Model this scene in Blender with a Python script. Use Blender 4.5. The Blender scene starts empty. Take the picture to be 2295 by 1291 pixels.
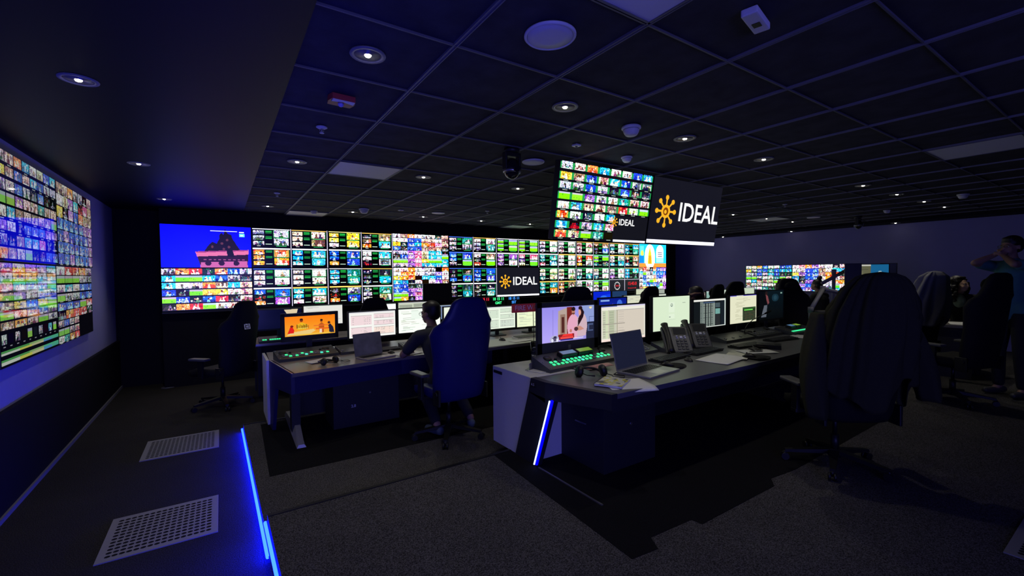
import bpy, bmesh, math, random
import numpy as np
from mathutils import Vector, Matrix, Euler

scene = bpy.context.scene
COL = scene.collection

# ------------------------------------------------------------------ camera
CAM_Z = 1.66
YAW, PITCH, ROLL = 0.584471, -0.0303161, -0.0095573
def camera_basis():
    f = Vector((math.sin(YAW)*math.cos(PITCH), math.cos(YAW)*math.cos(PITCH), math.sin(PITCH)))
    r = Vector((math.cos(YAW), -math.sin(YAW), 0))
    u = r.cross(f)
    c, s = math.cos(ROLL), math.sin(ROLL)
    return c*r+s*u, -s*r+c*u, f
rt, up, fw = camera_basis()
cam_data = bpy.data.cameras.new('camera')
cam_data.sensor_fit = 'HORIZONTAL'; cam_data.sensor_width = 36.0
cam_data.lens = 36.0*986.7/2295.0
cam_data.clip_start = 0.03; cam_data.clip_end = 100
cam = bpy.data.objects.new('camera', cam_data); COL.objects.link(cam)
cam.matrix_world = Matrix(((rt.x, up.x, -fw.x, 0), (rt.y, up.y, -fw.y, 0), (rt.z, up.z, -fw.z, CAM_Z), (0, 0, 0, 1)))
scene.camera = cam

# ------------------------------------------------------------------ colour management and ambient light
vs = scene.view_settings
vs.view_transform = 'Standard'; vs.look = 'None'; vs.gamma = 1.0
vs.use_curve_mapping = False
vs.exposure = 0.0
scene.cycles.use_denoising = True
scene.cycles.max_bounces = 6
scene.cycles.diffuse_bounces = 3
scene.cycles.sample_clamp_indirect = 4.0

world = bpy.data.worlds.new('world'); scene.world = world; world.use_nodes = True
bg = world.node_tree.nodes['Background']
bg.inputs['Color'].default_value = (0.24, 0.24, 1.35, 1)
bg.inputs['Strength'].default_value = 3.2
LAMP_W = 15.0        # power of each ceiling downlight
STRIP_E = 95.0      # emission of the blue floor strips
SCREEN_E = 2.0     # emission of the video wall
MONITOR_E = 1.0

# ------------------------------------------------------------------ materials
def lin(c):
    return tuple((v/12.92 if v <= 0.04045 else ((v+0.055)/1.055)**2.4) for v in c)
def rgb(r, g, b):
    return lin((r/255, g/255, b/255))
_m = {}
def mat(name, color=(0.1, 0.1, 0.1), rough=0.6, metal=0.0, spec=0.5, emit=None, estr=1.0, noise=0.0, nscale=40.0, bump=0.0, bscale=200.0, coat=0.0, alpha=None, trans=0.0, sheen=0.0):
    if name in _m: return _m[name]
    m = bpy.data.materials.new(name); m.use_nodes = True
    nt = m.node_tree; p = nt.nodes['Principled BSDF']
    p.inputs['Base Color'].default_value = (*color, 1)
    p.inputs['Roughness'].default_value = rough
    p.inputs['Metallic'].default_value = metal
    p.inputs['Specular IOR Level'].default_value = spec
    if coat: p.inputs['Coat Weight'].default_value = coat
    if trans: p.inputs['Transmission Weight'].default_value = trans
    if sheen: p.inputs['Sheen Weight'].default_value = sheen
    if emit is not None:
        p.inputs['Emission Color'].default_value = (*emit, 1)
        p.inputs['Emission Strength'].default_value = estr
    tc = nt.nodes.new('ShaderNodeTexCoord')
    if noise:
        n = nt.nodes.new('ShaderNodeTexNoise'); n.inputs['Scale'].default_value = nscale; n.inputs['Detail'].default_value = 4
        nt.links.new(tc.outputs['Object'], n.inputs['Vector'])
        mx = nt.nodes.new('ShaderNodeMix'); mx.data_type = 'RGBA'
        mx.inputs[6].default_value = (*[v*(1-noise) for v in color], 1)
        mx.inputs[7].default_value = (*[min(1, v*(1+noise)) for v in color], 1)
        nt.links.new(n.outputs['Fac'], mx.inputs[0]); nt.links.new(mx.outputs[2], p.inputs['Base Color'])
    if bump:
        n2 = nt.nodes.new('ShaderNodeTexNoise'); n2.inputs['Scale'].default_value = bscale; n2.inputs['Detail'].default_value = 3
        nt.links.new(tc.outputs['Object'], n2.inputs['Vector'])
        b = nt.nodes.new('ShaderNodeBump'); b.inputs['Strength'].default_value = bump; b.inputs['Distance'].default_value = 0.01
        nt.links.new(n2.outputs['Fac'], b.inputs['Height']); nt.links.new(b.outputs['Normal'], p.inputs['Normal'])
    _m[name] = m
    return m

def carpet(name, dark, light, scale=160):
    m = bpy.data.materials.new(name); m.use_nodes = True
    nt = m.node_tree; p = nt.nodes['Principled BSDF']
    p.inputs['Roughness'].default_value = 0.95; p.inputs['Specular IOR Level'].default_value = 0.1
    tc = nt.nodes.new('ShaderNodeTexCoord')
    n = nt.nodes.new('ShaderNodeTexNoise'); n.inputs['Scale'].default_value = scale; n.inputs['Detail'].default_value = 5; n.inputs['Roughness'].default_value = 0.75
    n2 = nt.nodes.new('ShaderNodeTexNoise'); n2.inputs['Scale'].default_value = 2.5; n2.inputs['Detail'].default_value = 3
    nt.links.new(tc.outputs['Object'], n.inputs['Vector']); nt.links.new(tc.outputs['Object'], n2.inputs['Vector'])
    r = nt.nodes.new('ShaderNodeValToRGB')
    r.color_ramp.elements[0].position = 0.42; r.color_ramp.elements[0].color = (*dark, 1)
    r.color_ramp.elements[1].position = 0.60; r.color_ramp.elements[1].color = (*light, 1)
    nt.links.new(n.outputs['Fac'], r.inputs['Fac'])
    mx = nt.nodes.new('ShaderNodeMix'); mx.data_type = 'RGBA'; mx.blend_type = 'MULTIPLY'; mx.inputs[0].default_value = 0.35
    nt.links.new(r.outputs['Color'], mx.inputs[6]); nt.links.new(n2.outputs['Fac'], mx.inputs[7])
    nt.links.new(mx.outputs[2], p.inputs['Base Color'])
    b = nt.nodes.new('ShaderNodeBump'); b.inputs['Strength'].default_value = 0.7; b.inputs['Distance'].default_value = 0.01
    nt.links.new(n.outputs['Fac'], b.inputs['Height']); nt.links.new(b.outputs['Normal'], p.inputs['Normal'])
    return m

BLACK = mat('black_plastic', (0.010, 0.010, 0.010), 0.45, noise=0.15)
BLACKM = mat('black_matte', (0.010, 0.010, 0.012), 0.8, spec=0.2, noise=0.15)
FABRIC = mat('black_chair_fabric', (0.010, 0.010, 0.010), 0.75, spec=0.25, noise=0.25, nscale=300, bump=0.2, bscale=500)
DARKGREY = mat('dark_grey_plastic', (0.035, 0.036, 0.04), 0.5, noise=0.1)
GREY = mat('grey_plastic', (0.12, 0.12, 0.13), 0.5, noise=0.1)
SILVER = mat('brushed_silver', (0.45, 0.45, 0.47), 0.35, metal=0.9, noise=0.05)
WHITE = mat('white_paint', (0.72, 0.72, 0.74), 0.5, noise=0.03)
PAPER = mat('white_paper', (0.75, 0.75, 0.74), 0.8, noise=0.03)
DESKTOP = mat('grey_desktop_laminate', (0.13, 0.13, 0.135), 0.35, noise=0.12, nscale=8)
DESKBODY = mat('charcoal_desk_panel', (0.020, 0.021, 0.026), 0.55, noise=0.1)
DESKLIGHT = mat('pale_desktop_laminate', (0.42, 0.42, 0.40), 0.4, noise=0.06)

# ------------------------------------------------------------------ mesh building
class MB:
    """collects vertices and faces for one mesh"""
    def __init__(s): s.v = []; s.f = []; s.sm = []
    def add(s, vs_, fs, M=None, smooth=False):
        o = len(s.v)
        for p in vs_:
            p = Vector(p)
            s.v.append(M @ p if M is not None else p)
        for f in fs: s.f.append([o+i for i in f]); s.sm.append(smooth)
        return s
    def box(s, c, d, rot=None, b=0.0):
        M = Matrix.Translation(Vector(c))
        if rot: M = M @ Euler(rot).to_matrix().to_4x4()
        x, y, z = d[0]/2, d[1]/2, d[2]/2
        if b <= 0:
            vs_ = [(-x, -y, -z), (x, -y, -z), (x, y, -z), (-x, y, -z), (-x, -y, z), (x, -y, z), (x, y, z), (-x, y, z)]
            fs = [(0, 3, 2, 1), (4, 5, 6, 7), (0, 1, 5, 4), (1, 2, 6, 5), (2, 3, 7, 6), (3, 0, 4, 7)]
            return s.add(vs_, fs, M)
        bm = bmesh.new(); bmesh.ops.create_cube(bm, size=1.0)
        for v in bm.verts: v.co = Vector((v.co.x*d[0], v.co.y*d[1], v.co.z*d[2]))
        bmesh.ops.bevel(bm, geom=list(bm.edges), offset=b, segments=2, affect='EDGES', profile=0.6)
        bm.verts.ensure_lookup_table(); bm.verts.index_update()
        s.add([v.co.copy() for v in bm.verts], [[v.index for v in f.verts] for f in bm.faces], M)
        bm.free(); return s
    def b2(s, x0, x1, y0, y1, z0, z1, b=0.0):
        return s.box(((x0+x1)/2, (y0+y1)/2, (z0+z1)/2), (abs(x1-x0), abs(y1-y0), abs(z1-z0)), b=b)
    def cyl(s, p0, p1, r0, r1=None, n=16, caps=True):
        r1 = r0 if r1 is None else r1
        p0, p1 = Vector(p0), Vector(p1); d = (p1-p0).normalized()
        a = Vector((0, 0, 1)) if abs(d.z) < 0.9 else Vector((1, 0, 0))
        u = d.cross(a).normalized(); w = d.cross(u)
        vs_ = []
        for p, r in ((p0, r0), (p1, r1)):
            for k in range(n):
                t = 2*math.pi*k/n; vs_.append(p+u*(r*math.cos(t))+w*(r*math.sin(t)))
        fs = [(k, n+k, n+(k+1) % n, (k+1) % n) for k in range(n)]
        o = len(s.v); s.add(vs_, fs, None, True)
        if caps:
            s.f.append([o+k for k in range(n)]); s.sm.append(False)
            s.f.append([o+n+k for k in reversed(range(n))]); s.sm.append(False)
        return s
    def tube(s, pts, r, n=8):
        pts = [Vector(p) for p in pts]
        rs = r if isinstance(r, (list, tuple)) else [r]*len(pts)
        rings = []; prev = None
        for i, p in enumerate(pts):
            d = (pts[min(i+1, len(pts)-1)]-pts[max(i-1, 0)]).normalized()
            if prev is None:
                a = Vector((0, 0, 1)) if abs(d.z) < 0.9 else Vector((1, 0, 0)); u = d.cross(a).normalized()
            else: u = (prev-d*prev.dot(d)).normalized()
            prev = u; w = d.cross(u)
            rings.append([p+u*(rs[i]*math.cos(2*math.pi*k/n))+w*(rs[i]*math.sin(2*math.pi*k/n)) for k in range(n)])
        return s.loft(rings)
    def loft(s, rings, caps=True, smooth=True):
        n = len(rings[0]); vs_ = [p for r in rings for p in r]; fs = []
        for i in range(len(rings)-1):
            for k in range(n):
                a, b = i*n+k, i*n+(k+1) % n
                fs.append((a, b, b+n, a+n))
        if caps:
            fs.append(tuple(reversed(range(n)))); fs.append(tuple(range((len(rings)-1)*n, len(rings)*n)))
        return s.add(vs_, fs, None, smooth)
    def lathe(s, prof, c=(0, 0, 0), n=32, M=None):
        rings = [[Vector((c[0]+r*math.cos(2*math.pi*k/n), c[1]+r*math.sin(2*math.pi*k/n), c[2]+z)) for k in range(n)] for r, z in prof]
        if M is not None: rings = [[M @ p for p in r] for r in rings]
        return s.loft(rings, caps=True)
    def prism(s, pts, z0, z1, M=None, smooth=False):
        n = len(pts)
        vs_ = [(x, y, z0) for x, y in pts]+[(x, y, z1) for x, y in pts]
        fs = [tuple(reversed(range(n))), tuple(range(n, 2*n))]+[(k, (k+1) % n, n+(k+1) % n, n+k) for k in range(n)]
        return s.add(vs_, fs, M, smooth)
    def ball(s, c, r, n=12, sc=(1, 1, 1), M=None):
        prof = [(math.cos(t), math.sin(t)) for t in [(-math.pi/2+math.pi*i/n) for i in range(n+1)]]
        rings = [[Vector((c[0]+sc[0]*r*max(a, 1e-4)*math.cos(2*math.pi*k/(2*n)), c[1]+sc[1]*r*max(a, 1e-4)*math.sin(2*math.pi*k/(2*n)), c[2]+sc[2]*r*b)) for k in range(2*n)] for a, b in prof]
        if M is not None: rings = [[M @ p for p in q] for q in rings]
        return s.loft(rings)
    def build(s, name, m, parent=None, label=None, loc=None, kind=None):
        me = bpy.data.meshes.new(name)
        me.from_pydata([tuple(p) for p in s.v], [], s.f)
        me.polygons.foreach_set('use_smooth', s.sm)
        if m is not None: me.materials.append(m)
        me.update()
        o = bpy.data.objects.new(name, me); COL.objects.link(o)
        if parent is not None: o.parent = parent
        if loc: o.location = loc
        if label: o['label'] = label
        if kind: o['kind'] = kind
        return o

def tag(o, label, cat, group=None):
    o['label'] = label; o['category'] = cat
    if group: o['group'] = group
    return o
def thing(name, label, cat, loc=(0, 0, 0), rotz=0.0, group=None):
    o = bpy.data.objects.new(name, None); COL.objects.link(o)
    o.empty_display_size = 0.1
    o.location = loc; o.rotation_euler = (0, 0, rotz)
    return tag(o, label, cat, group)
def struct(name, mb, m):
    return mb.build(name, m, kind='structure')
def copy_tree(o, parent=None):
    c = o.copy(); COL.objects.link(c)
    if parent is not None: c.parent = parent
    for ch in list(o.children): copy_tree(ch, c)
    return c
def dup(src, label, loc, rotz=0.0, group=None, scale=None):
    c = copy_tree(src); c.location = loc; c.rotation_euler = (0, 0, rotz); c['label'] = label
    if group: c['group'] = group
    if scale: c.scale = (scale, scale, scale)
    return c

def text_mb(txt, size, depth=0.002, bold=0.0, M=None, align='CENTER', shear=0.0):
    cu = bpy.data.curves.new('t', 'FONT'); cu.body = txt; cu.size = size; cu.extrude = depth/2; cu.offset = bold*size
    cu.align_x = align; cu.align_y = 'CENTER'; cu.resolution_u = 3; cu.shear = shear
    o = bpy.data.objects.new('t', cu); COL.objects.link(o)
    dg = bpy.context.evaluated_depsgraph_get(); dg.update()
    me = o.evaluated_get(dg).to_mesh()
    mb = MB(); mb.add([v.co.copy() for v in me.vertices], [list(p.vertices) for p in me.polygons], M)
    o.evaluated_get(dg).to_mesh_clear()
    bpy.data.objects.remove(o); bpy.data.curves.remove(cu)
    return mb
# ------------------------------------------------------------------ pictures shown on the screens (painted cell by cell, carried as face colours)
class Cv:
    def __init__(s, w, h, c=(0, 0, 0)):
        s.w, s.h = w, h; s.a = np.zeros((h, w, 3)); s.a[:] = c
        s.X, s.Y = np.meshgrid((np.arange(w)+.5)/w, (np.arange(h)+.5)/h)
    def rect(s, x0, y0, x1, y1, c):
        i0, i1 = int(round(x0*s.w)), int(round(x1*s.w)); j0, j1 = int(round(y0*s.h)), int(round(y1*s.h))
        s.a[max(0, j0):max(0, j1), max(0, i0):max(0, i1)] = c
    def ell(s, cx, cy, rx, ry, c, box=None):
        m = ((s.X-cx)/max(rx, 1e-5))**2+((s.Y-cy)/max(ry, 1e-5))**2 <= 1
        if box: m &= (s.X > box[0]) & (s.X < box[2]) & (s.Y > box[1]) & (s.Y < box[3])
        s.a[m] = c
    def poly(s, pts, c, box=None):
        m = np.zeros(s.X.shape, bool); n = len(pts)
        for i in range(n):
            x0, y0 = pts[i]; x1, y1 = pts[(i+1) % n]
            if abs(y1-y0) < 1e-9: continue
            m ^= ((y0 > s.Y) != (y1 > s.Y)) & (s.X < (x1-x0)*(s.Y-y0)/(y1-y0)+x0)
        if box: m &= (s.X > box[0]) & (s.X < box[2]) & (s.Y > box[1]) & (s.Y < box[3])
        s.a[m] = c
    def vgrad(s, x0, y0, x1, y1, c0, c1):
        m = (s.X >= x0) & (s.X < x1) & (s.Y >= y0) & (s.Y < y1)
        t = np.clip((s.Y-y0)/(y1-y0), 0, 1)[..., None]
        g = np.array(c0)*(1-t)+np.array(c1)*t
        s.a[m] = g[m]
PAL = {  # background, second tone, figure
 'w': ((.95, .95, .97), (.75, .75, .78), (.45, .35, .38)), 'k': ((.04, .05, .07), (.12, .20, .22), (.35, .40, .45)),
 'o': ((.96, .52, .16), (.85, .25, .08), (.98, .85, .70)), 'y': ((.97, .83, .20), (.85, .62, .10), (.98, .95, .75)),
 'b': ((.10, .28, .85), (.05, .12, .55), (.55, .75, .98)), 'c': ((.12, .66, .86), (.06, .40, .65), (.85, .95, .98)),
 't': ((.10, .50, .52), (.05, .28, .35), (.60, .90, .85)), 'g': ((.42, .80, .08), (.28, .60, .06), (.85, .88, .90)),
 'p': ((.55, .35, .75), (.30, .15, .50), (.95, .75, .92)), 'r': ((.88, .22, .15), (.60, .06, .06), (.98, .85, .80)),
 'n': ((.55, .40, .32), (.30, .20, .16), (.92, .78, .68)), 's': ((.88, .74, .68), (.62, .40, .40), (.30, .16, .18)),
 'm': ((.72, .70, .78), (.35, .36, .45), (.15, .15, .20)), 'e': ((.86, .88, .70), (.60, .62, .42), (.40, .34, .25)),
 'd': ((.02, .02, .03), (.45, .05, .05), (.75, .08, .08)), 'v': ((.93, .45, .62), (.70, .20, .40), (.98, .9, .9)),
 'x': ((.02, .02, .03), (.02, .02, .03), (.02, .02, .03)), 'z': ((.02, .10, .80), (.02, .08, .60), (.1, .3, .95))}
def jit(c, R, a=.07):
    return tuple(min(1, max(0, v+R.uniform(-a, a))) for v in c)
def thumb(cv, x0, y0, x1, y1, code, R):
    bgc, c2, c3 = PAL[code]; w, h = x1-x0, y1-y0; box = (x0, y0, x1, y1)
    cv.rect(x0, y0, x1, y1, jit(bgc, R))
    if code == 'x': return
    k = R.randrange(5)
    if code == 'g':
        cv.rect(x0, y0, x1, y0+h*.3, jit((.6, .62, .72), R))
        for q in range(4): cv.ell(x0+w*R.random(), y0+h*R.uniform(.35, .9), w*.04, h*.12, jit(c2, R), box)
        return
    if k == 0: cv.rect(x0, y0+h*R.uniform(.5, .75), x1, y1, jit(c2, R))
    elif k == 1: cv.poly([(x0, y1), (x0+w*R.uniform(.2, .6), y0+h*.2), (x1, y0+h*R.uniform(.3, .9)), (x1, y1)], jit(c2, R), box)
    elif k == 2: cv.rect(x0+w*R.uniform(0, .6), y0, x0+w*R.uniform(.65, 1), y1, jit(c2, R))
    elif k == 3:
        for q in range(3): cv.ell(x0+w*R.random(), y0+h*R.random(), w*.14, h*.22, jit(c2, R, .15), box)
    n = R.choice((1, 1, 2, 2, 3))
    for q in range(n):
        px = x0+w*(q+1)/(n+1)+w*R.uniform(-.08, .08); s = R.uniform(.7, 1.15)
        cc = jit(c3, R, .14); 
        cv.ell(px, y1, w*.17*s, h*.48*s, cc, box)
        cv.ell(px, y0+h*(.62-.2*s), w*.09*s, h*.2*s, jit(R.choice((c3, (.30, .20, .17), (.85, .66, .56))), R, .1), box)
    if R.random() < .4: cv.rect(x0+w*.1, y0+h*.86, x0+w*.9, y0+h*.93, jit(R.choice(((1, 1, 1), c2)), R))
    for q in range(5): cv.ell(x0+w*R.random(), y0+h*R.random(), w*R.uniform(.03, .10), h*R.uniform(.05, .16), jit(R.choice((bgc, c2, c3, (.9, .9, .95), (.15, .14, .2))), R, .15), box)
    i0, i1, j0, j1 = int(round(x0*cv.w)), int(round(x1*cv.w)), int(round(y0*cv.h)), int(round(y1*cv.h))
    blk = cv.a[j0:j1, i0:i1]
    if blk.size:
        g = np.random.RandomState(R.randrange(1 << 30)); blk[:] = np.clip(blk*(1+.30*g.randn(*blk.shape[:2], 1))+.05*g.randn(*blk.shape), 0, 1)
def quad(cv, blocks, seed, box=(0, 0, 1, 1), ruled=True):
    """four monitoring blocks: header bar, three small feeds at the left, two larger at the right"""
    R = random.Random(seed); X0, Y0, X1, Y1 = box; W, H = (X1-X0)/2, (Y1-Y0)/2
    hc = {'w': (.95, .95, .97), 'o': (.95, .72, .35), 'b': (.25, .40, .85), 'y': (.95, .88, .55), 'g': (.35, .8, .5), 'k': (.25, .25, .3)}
    for i, (h, l, r) in enumerate(blocks):
        bx, by = X0+(i % 2)*W, Y0+(i//2)*H
        cv.rect(bx+.01*W, by+.02*H, bx+.96*W, by+.065*H, hc[h])
        if i % 2 == 1 or ruled: cv.rect(bx+.975*W, by, bx+W, by+H, (.72, .70, .78))
        for j in range(3):
            y = by+H*(.12+j*.275); thumb(cv, bx+.03*W, y, bx+.31*W, y+.20*H, l[j], R)
            cv.rect(bx+.12*W, y+.225*H, bx+.22*W, y+.245*H, (.6, .6, .6))
            if j < 2:
                for q in (0, .07): cv.rect(bx+.34*W, y+(.02+q)*H, bx+.50*W, y+(.06+q)*H, (.10, .45+.15*R.random(), .22))
        cv.rect(bx+.34*W, by+.80*H, bx+.50*W, by+.835*H, (.65, .75, .68))
        for j in range(2):
            y = by+H*(.11+j*.41)
            cv.rect(bx+.53*W, y-.01*H, bx+.95*W, y+.38*H, (.08, .42, .20)) if j == 0 else None
            thumb(cv, bx+.56*W, y, bx+.93*W, y+.34*H, r[j], R)
            cv.rect(bx+.60*W, y+.36*H, bx+.88*W, y+.385*H, (.15, .55, .30))
def grid(cv, rows, seed, box=(0, 0, 1, 1), gap=.08, green=False, back=(.03, .03, .05), vgap=None):
    R = random.Random(seed); X0, Y0, X1, Y1 = box; cv.rect(X0, Y0, X1, Y1, back)
    nr = len(rows); vgap = gap*2.2 if vgap is None else vgap
    for j, row in enumerate(rows):
        nc = len(row); W, H = (X1-X0)/nc, (Y1-Y0)/nr
        for i, ch in enumerate(row):
            x, y = X0+i*W, Y0+j*H
            if ch == ' ': continue
            if green and ch != 'x': cv.rect(x+.02*W, y+.06*H, x+.98*W, y+H*(1-vgap), (.10, .50, .24))
            gx = .10 if green else gap/2
            thumb(cv, x+gx*W, y+.04*H, x+(1-gx)*W, y+H*(1-vgap), ch, R)
            if R.random() < .8: cv.rect(x+.3*W, y+H*(1-vgap*.6), x+.7*W, y+H*(1-vgap*.35), (.5, .55, .5))
def sheet(cv, boxes, seed, page=(.95, .95, .93), ink=(.62, .60, .60), head=(.82, .82, .84)):
    R = random.Random(seed); cv.rect(0, 0, 1, 1, page); cv.rect(0, 0, 1, .035, head)
    for (x0, y0, x1, y1, tint, nr, ncol) in boxes:
        cv.rect(x0, y0, x1, y1, tint); cv.rect(x0, y0, x1, y0+.012, ink); cv.rect(x0, y1-.012, x1, y1, ink)
        cols = sorted(R.uniform(x0+.01, x1-.04) for _ in range(ncol))
        for r in range(nr):
            y = y0+(y1-y0)*(r+.7)/(nr+.6)
            for c in cols:
                l = R.uniform(.008, .03)
                if R.random() < .85: cv.rect(c, y, min(c+l, x1-.005), y+.010, jit(ink, R, .05))

_disp = {}
def display_mat(strength, rough=0.12, name='display'):
    k = (name, strength, rough)
    if k in _disp: return _disp[k]
    m = bpy.data.materials.new(name+'_screen'); m.use_nodes = True; nt = m.node_tree; p = nt.nodes['Principled BSDF']
    p.inputs['Base Color'].default_value = (0.01, 0.01, 0.012, 1); p.inputs['Roughness'].default_value = rough
    at = nt.nodes.new('ShaderNodeAttribute'); at.attribute_type = 'GEOMETRY'; at.attribute_name = 'picture'
    nt.links.new(at.outputs['Color'], p.inputs['Emission Color']); p.inputs['Emission Strength'].default_value = strength
    _disp[k] = m
    return m
def lin_np(a):
    return np.where(a <= 0.04045, a/12.92, ((a+0.055)/1.055)**2.4)
def screen_part(cv, w, h, m, parent, name='screen', y=0.0, cz=0.0, cx=0.0, tilt=0.0, label=None):
    """upright picture facing local -y, w x h metres, centred at (cx, y, cz)"""
    nx, ny = cv.w, cv.h
    xs = np.linspace(-w/2, w/2, nx+1)+cx; zs = np.linspace(h/2, -h/2, ny+1)+cz
    gx, gz = np.meshgrid(xs, zs); n = (nx+1)*(ny+1)
    co = np.empty((n, 3), np.float32); co[:, 0] = gx.ravel(); co[:, 1] = y; co[:, 2] = gz.ravel()
    j, i = np.meshgrid(np.arange(ny), np.arange(nx), indexing='ij')
    a = (j*(nx+1)+i).ravel(); q = np.stack([a, a+nx+1, a+nx+2, a+1], 1).astype(np.int32)
    me = bpy.data.meshes.new(name)
    me.vertices.add(n); me.vertices.foreach_set('co', co.ravel())
    me.loops.add(q.size); me.loops.foreach_set('vertex_index', q.ravel())
    me.polygons.add(len(q)); me.polygons.foreach_set('loop_start', np.arange(0, q.size, 4, dtype=np.int32))
    me.polygons.foreach_set('loop_total', np.full(len(q), 4, np.int32))
    me.update(calc_edges=True); me.validate()
    at = me.attributes.new('picture', 'FLOAT_COLOR', 'FACE')
    c = np.ones((len(q), 4), np.float32); c[:, :3] = lin_np(np.clip(cv.a, 0, 1)).reshape(-1, 3)
    at.data.foreach_set('color', c.ravel())
    me.materials.append(m)
    o = bpy.data.objects.new(name, me); COL.objects.link(o)
    if parent is not None: o.parent = parent
    if label: o['label'] = label
    return o

LOGO = mat('logo_orange_light', (0.02, 0.01, 0), 0.5, emit=rgb(250, 180, 40), estr=1.1)
LOGO_D = mat('logo_brown', (0.02, 0.01, 0), 0.5, emit=rgb(130, 65, 10), estr=1.0)
LETTER = mat('letter_white_light', (0.02, 0.02, 0.02), 0.5, emit=(0.95, 0.95, 0.95), estr=1.15)
def ideal_logo(parent, cx, y, cz, s, lw=None):
    """orange hub-and-spokes emblem with the word IDEAL, lit on a dark display; s = width of the whole"""
    F = Matrix.Rotation(math.pi/2, 4, 'X')
    mb = MB(); r = s*.145; ecx = cx-s*.36
    def ring(r0, r1, n=32):
        vs_ = []; 
        for rr in (r0, r1):
            for k in range(n): vs_.append((ecx+rr*math.cos(2*math.pi*k/n), y, cz+rr*math.sin(2*math.pi*k/n)))
        mb.add(vs_, [(k, (k+1) % n, n+(k+1) % n, n+k) for k in range(n)])
    def disc(x, z, rr, n=20, target=None):
        (target or mb).add([(x+rr*math.cos(2*math.pi*k/n), y-.0006, z+rr*math.sin(2*math.pi*k/n)) for k in range(n)], [tuple(range(n))])
    ring(r*.26, r*.44)
    for k in range(8):
        a = math.pi/2+k*math.pi/4; d = Vector((math.cos(a), 0, math.sin(a))); w = Vector((-d.z, 0, d.x))
        c = Vector((ecx, y, cz)); 
        mb.add([c+d*r*.40+w*r*.055, c+d*r*.40-w*r*.055, c+d*r*.85-w*r*.075, c+d*r*.85+w*r*.075], [(0, 1, 2, 3)])
        disc(ecx+d.x*r*.90, cz+d.z*r*.90, r*.16)
    disc(ecx-r*.03, cz-r*.03, r*.13)
    mb.build('logo_emblem', LOGO, parent, label='orange hub emblem with eight spokes')
    md = MB(); n = 24; md.add([(ecx+r*.26*math.cos(2*math.pi*k/n), y+.0002, cz+r*.26*math.sin(2*math.pi*k/n)) for k in range(n)], [tuple(range(n))])
    md.build('logo_eye', LOGO_D, parent)
    t = text_mb('IDEAL', s*.255, 0.0, 0.012, Matrix.Translation((cx+s*.17, y, cz)) @ F)
    t.build('lettering', LETTER, parent, label='white letters reading IDEAL')
# ------------------------------------------------------------------ the room
FLOOR = carpet('grey_loop_carpet', (0.020, 0.019, 0.018), (0.085, 0.08, 0.075))
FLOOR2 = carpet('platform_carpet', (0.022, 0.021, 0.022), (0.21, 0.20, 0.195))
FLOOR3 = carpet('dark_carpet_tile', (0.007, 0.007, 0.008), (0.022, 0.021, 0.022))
WALLP = mat('blue_grey_wall_paint', (0.36, 0.36, 0.58), 0.8, spec=0.2, noise=0.08, nscale=3, bump=0.05, bscale=60)
DADO = mat('black_dado_panel', (0.006, 0.006, 0.007), 0.7, spec=0.2, noise=0.1)
TILE = mat('black_mineral_ceiling_tile', (0.050, 0.050, 0.058), 0.9, spec=0.15, noise=0.55, nscale=7, bump=0.3, bscale=220)
SOFF = mat('dark_blue_soffit_paint', (0.006, 0.006, 0.010), 0.5, spec=0.16, noise=0.06, nscale=2)
TBAR = mat('ceiling_grid_bar', (0.12, 0.12, 0.125), 0.5, noise=0.1)

XL, XR, YB, CZ = -1.33, 12.05, 8.8, 2.715
def L_edge(y): return 0.165+(5.5-y)*0.0135
Y0 = -3.0
struct('floor', MB().b2(XL-.1, XR+.1, Y0, YB+.1, -0.1, 0), FLOOR)
struct('trim_1', MB().prism([(L_edge(5.5), 5.5), (L_edge(Y0), Y0), (XR, Y0), (XR, 5.5)], 0.0, 0.08), FLOOR2)
struct('trim_2', MB().prism([(L_edge(3.13)+.012, 3.13), (L_edge(Y0)+.012, Y0), (XR, Y0), (XR, 3.13)], 0.08, 0.16), FLOOR2)
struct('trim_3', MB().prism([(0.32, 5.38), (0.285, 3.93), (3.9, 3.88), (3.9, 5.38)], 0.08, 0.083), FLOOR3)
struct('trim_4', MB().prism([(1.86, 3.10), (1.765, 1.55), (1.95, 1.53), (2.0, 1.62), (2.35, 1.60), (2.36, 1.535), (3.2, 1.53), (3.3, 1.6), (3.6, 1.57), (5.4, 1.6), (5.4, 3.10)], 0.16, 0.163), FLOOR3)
# step nosings, dark metal
NOSE = mat('black_step_nosing', (0.008, 0.008, 0.009), 0.5)
struct('trim_5', MB().b2(L_edge(3.13)+.012, 6.0, 3.105, 3.135, 0.14, 0.166).b2(L_edge(3.13)+.012, 6.0, 3.135, 3.165, 0.08, 0.086), NOSE)
struct('trim_6', MB().b2(L_edge(5.5), 6.0, 5.475, 5.505, 0.06, 0.086), NOSE)

struct('wall_left', MB().b2(XL-.1, XL, Y0, YB, 0.72, 2.8), WALLP)
struct('trim_7', MB().b2(XL-.1, -1.292, Y0, YB, 0.0, 0.72), DADO)
struct('baseboard_left', MB().b2(-1.292, -1.276, Y0, YB, 0.0, 0.035), mat('grey_baseboard', (0.22, 0.22, 0.23), 0.5))
struct('wall_back', MB().b2(XL-.1, XR+.1, YB, YB+.1, 0.0, 2.8), BLACKM)
struct('light_block_wall', MB().b2(1.2, XR+.1, Y0-.1, Y0, 0.0, 2.8), BLACKM)  # unseen wall added so world light enters only from the left behind the camera
struct('wall_right', MB().b2(XR, XR+.1, Y0, YB, 0.0, 2.8), mat('violet_grey_wall_paint', (0.30, 0.29, 0.58), 0.8, spec=0.2, noise=0.08, nscale=3))
struct('ceiling', MB().b2(0.3175, 11.45, Y0, YB, CZ+.006, CZ+.08), TILE)
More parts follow.
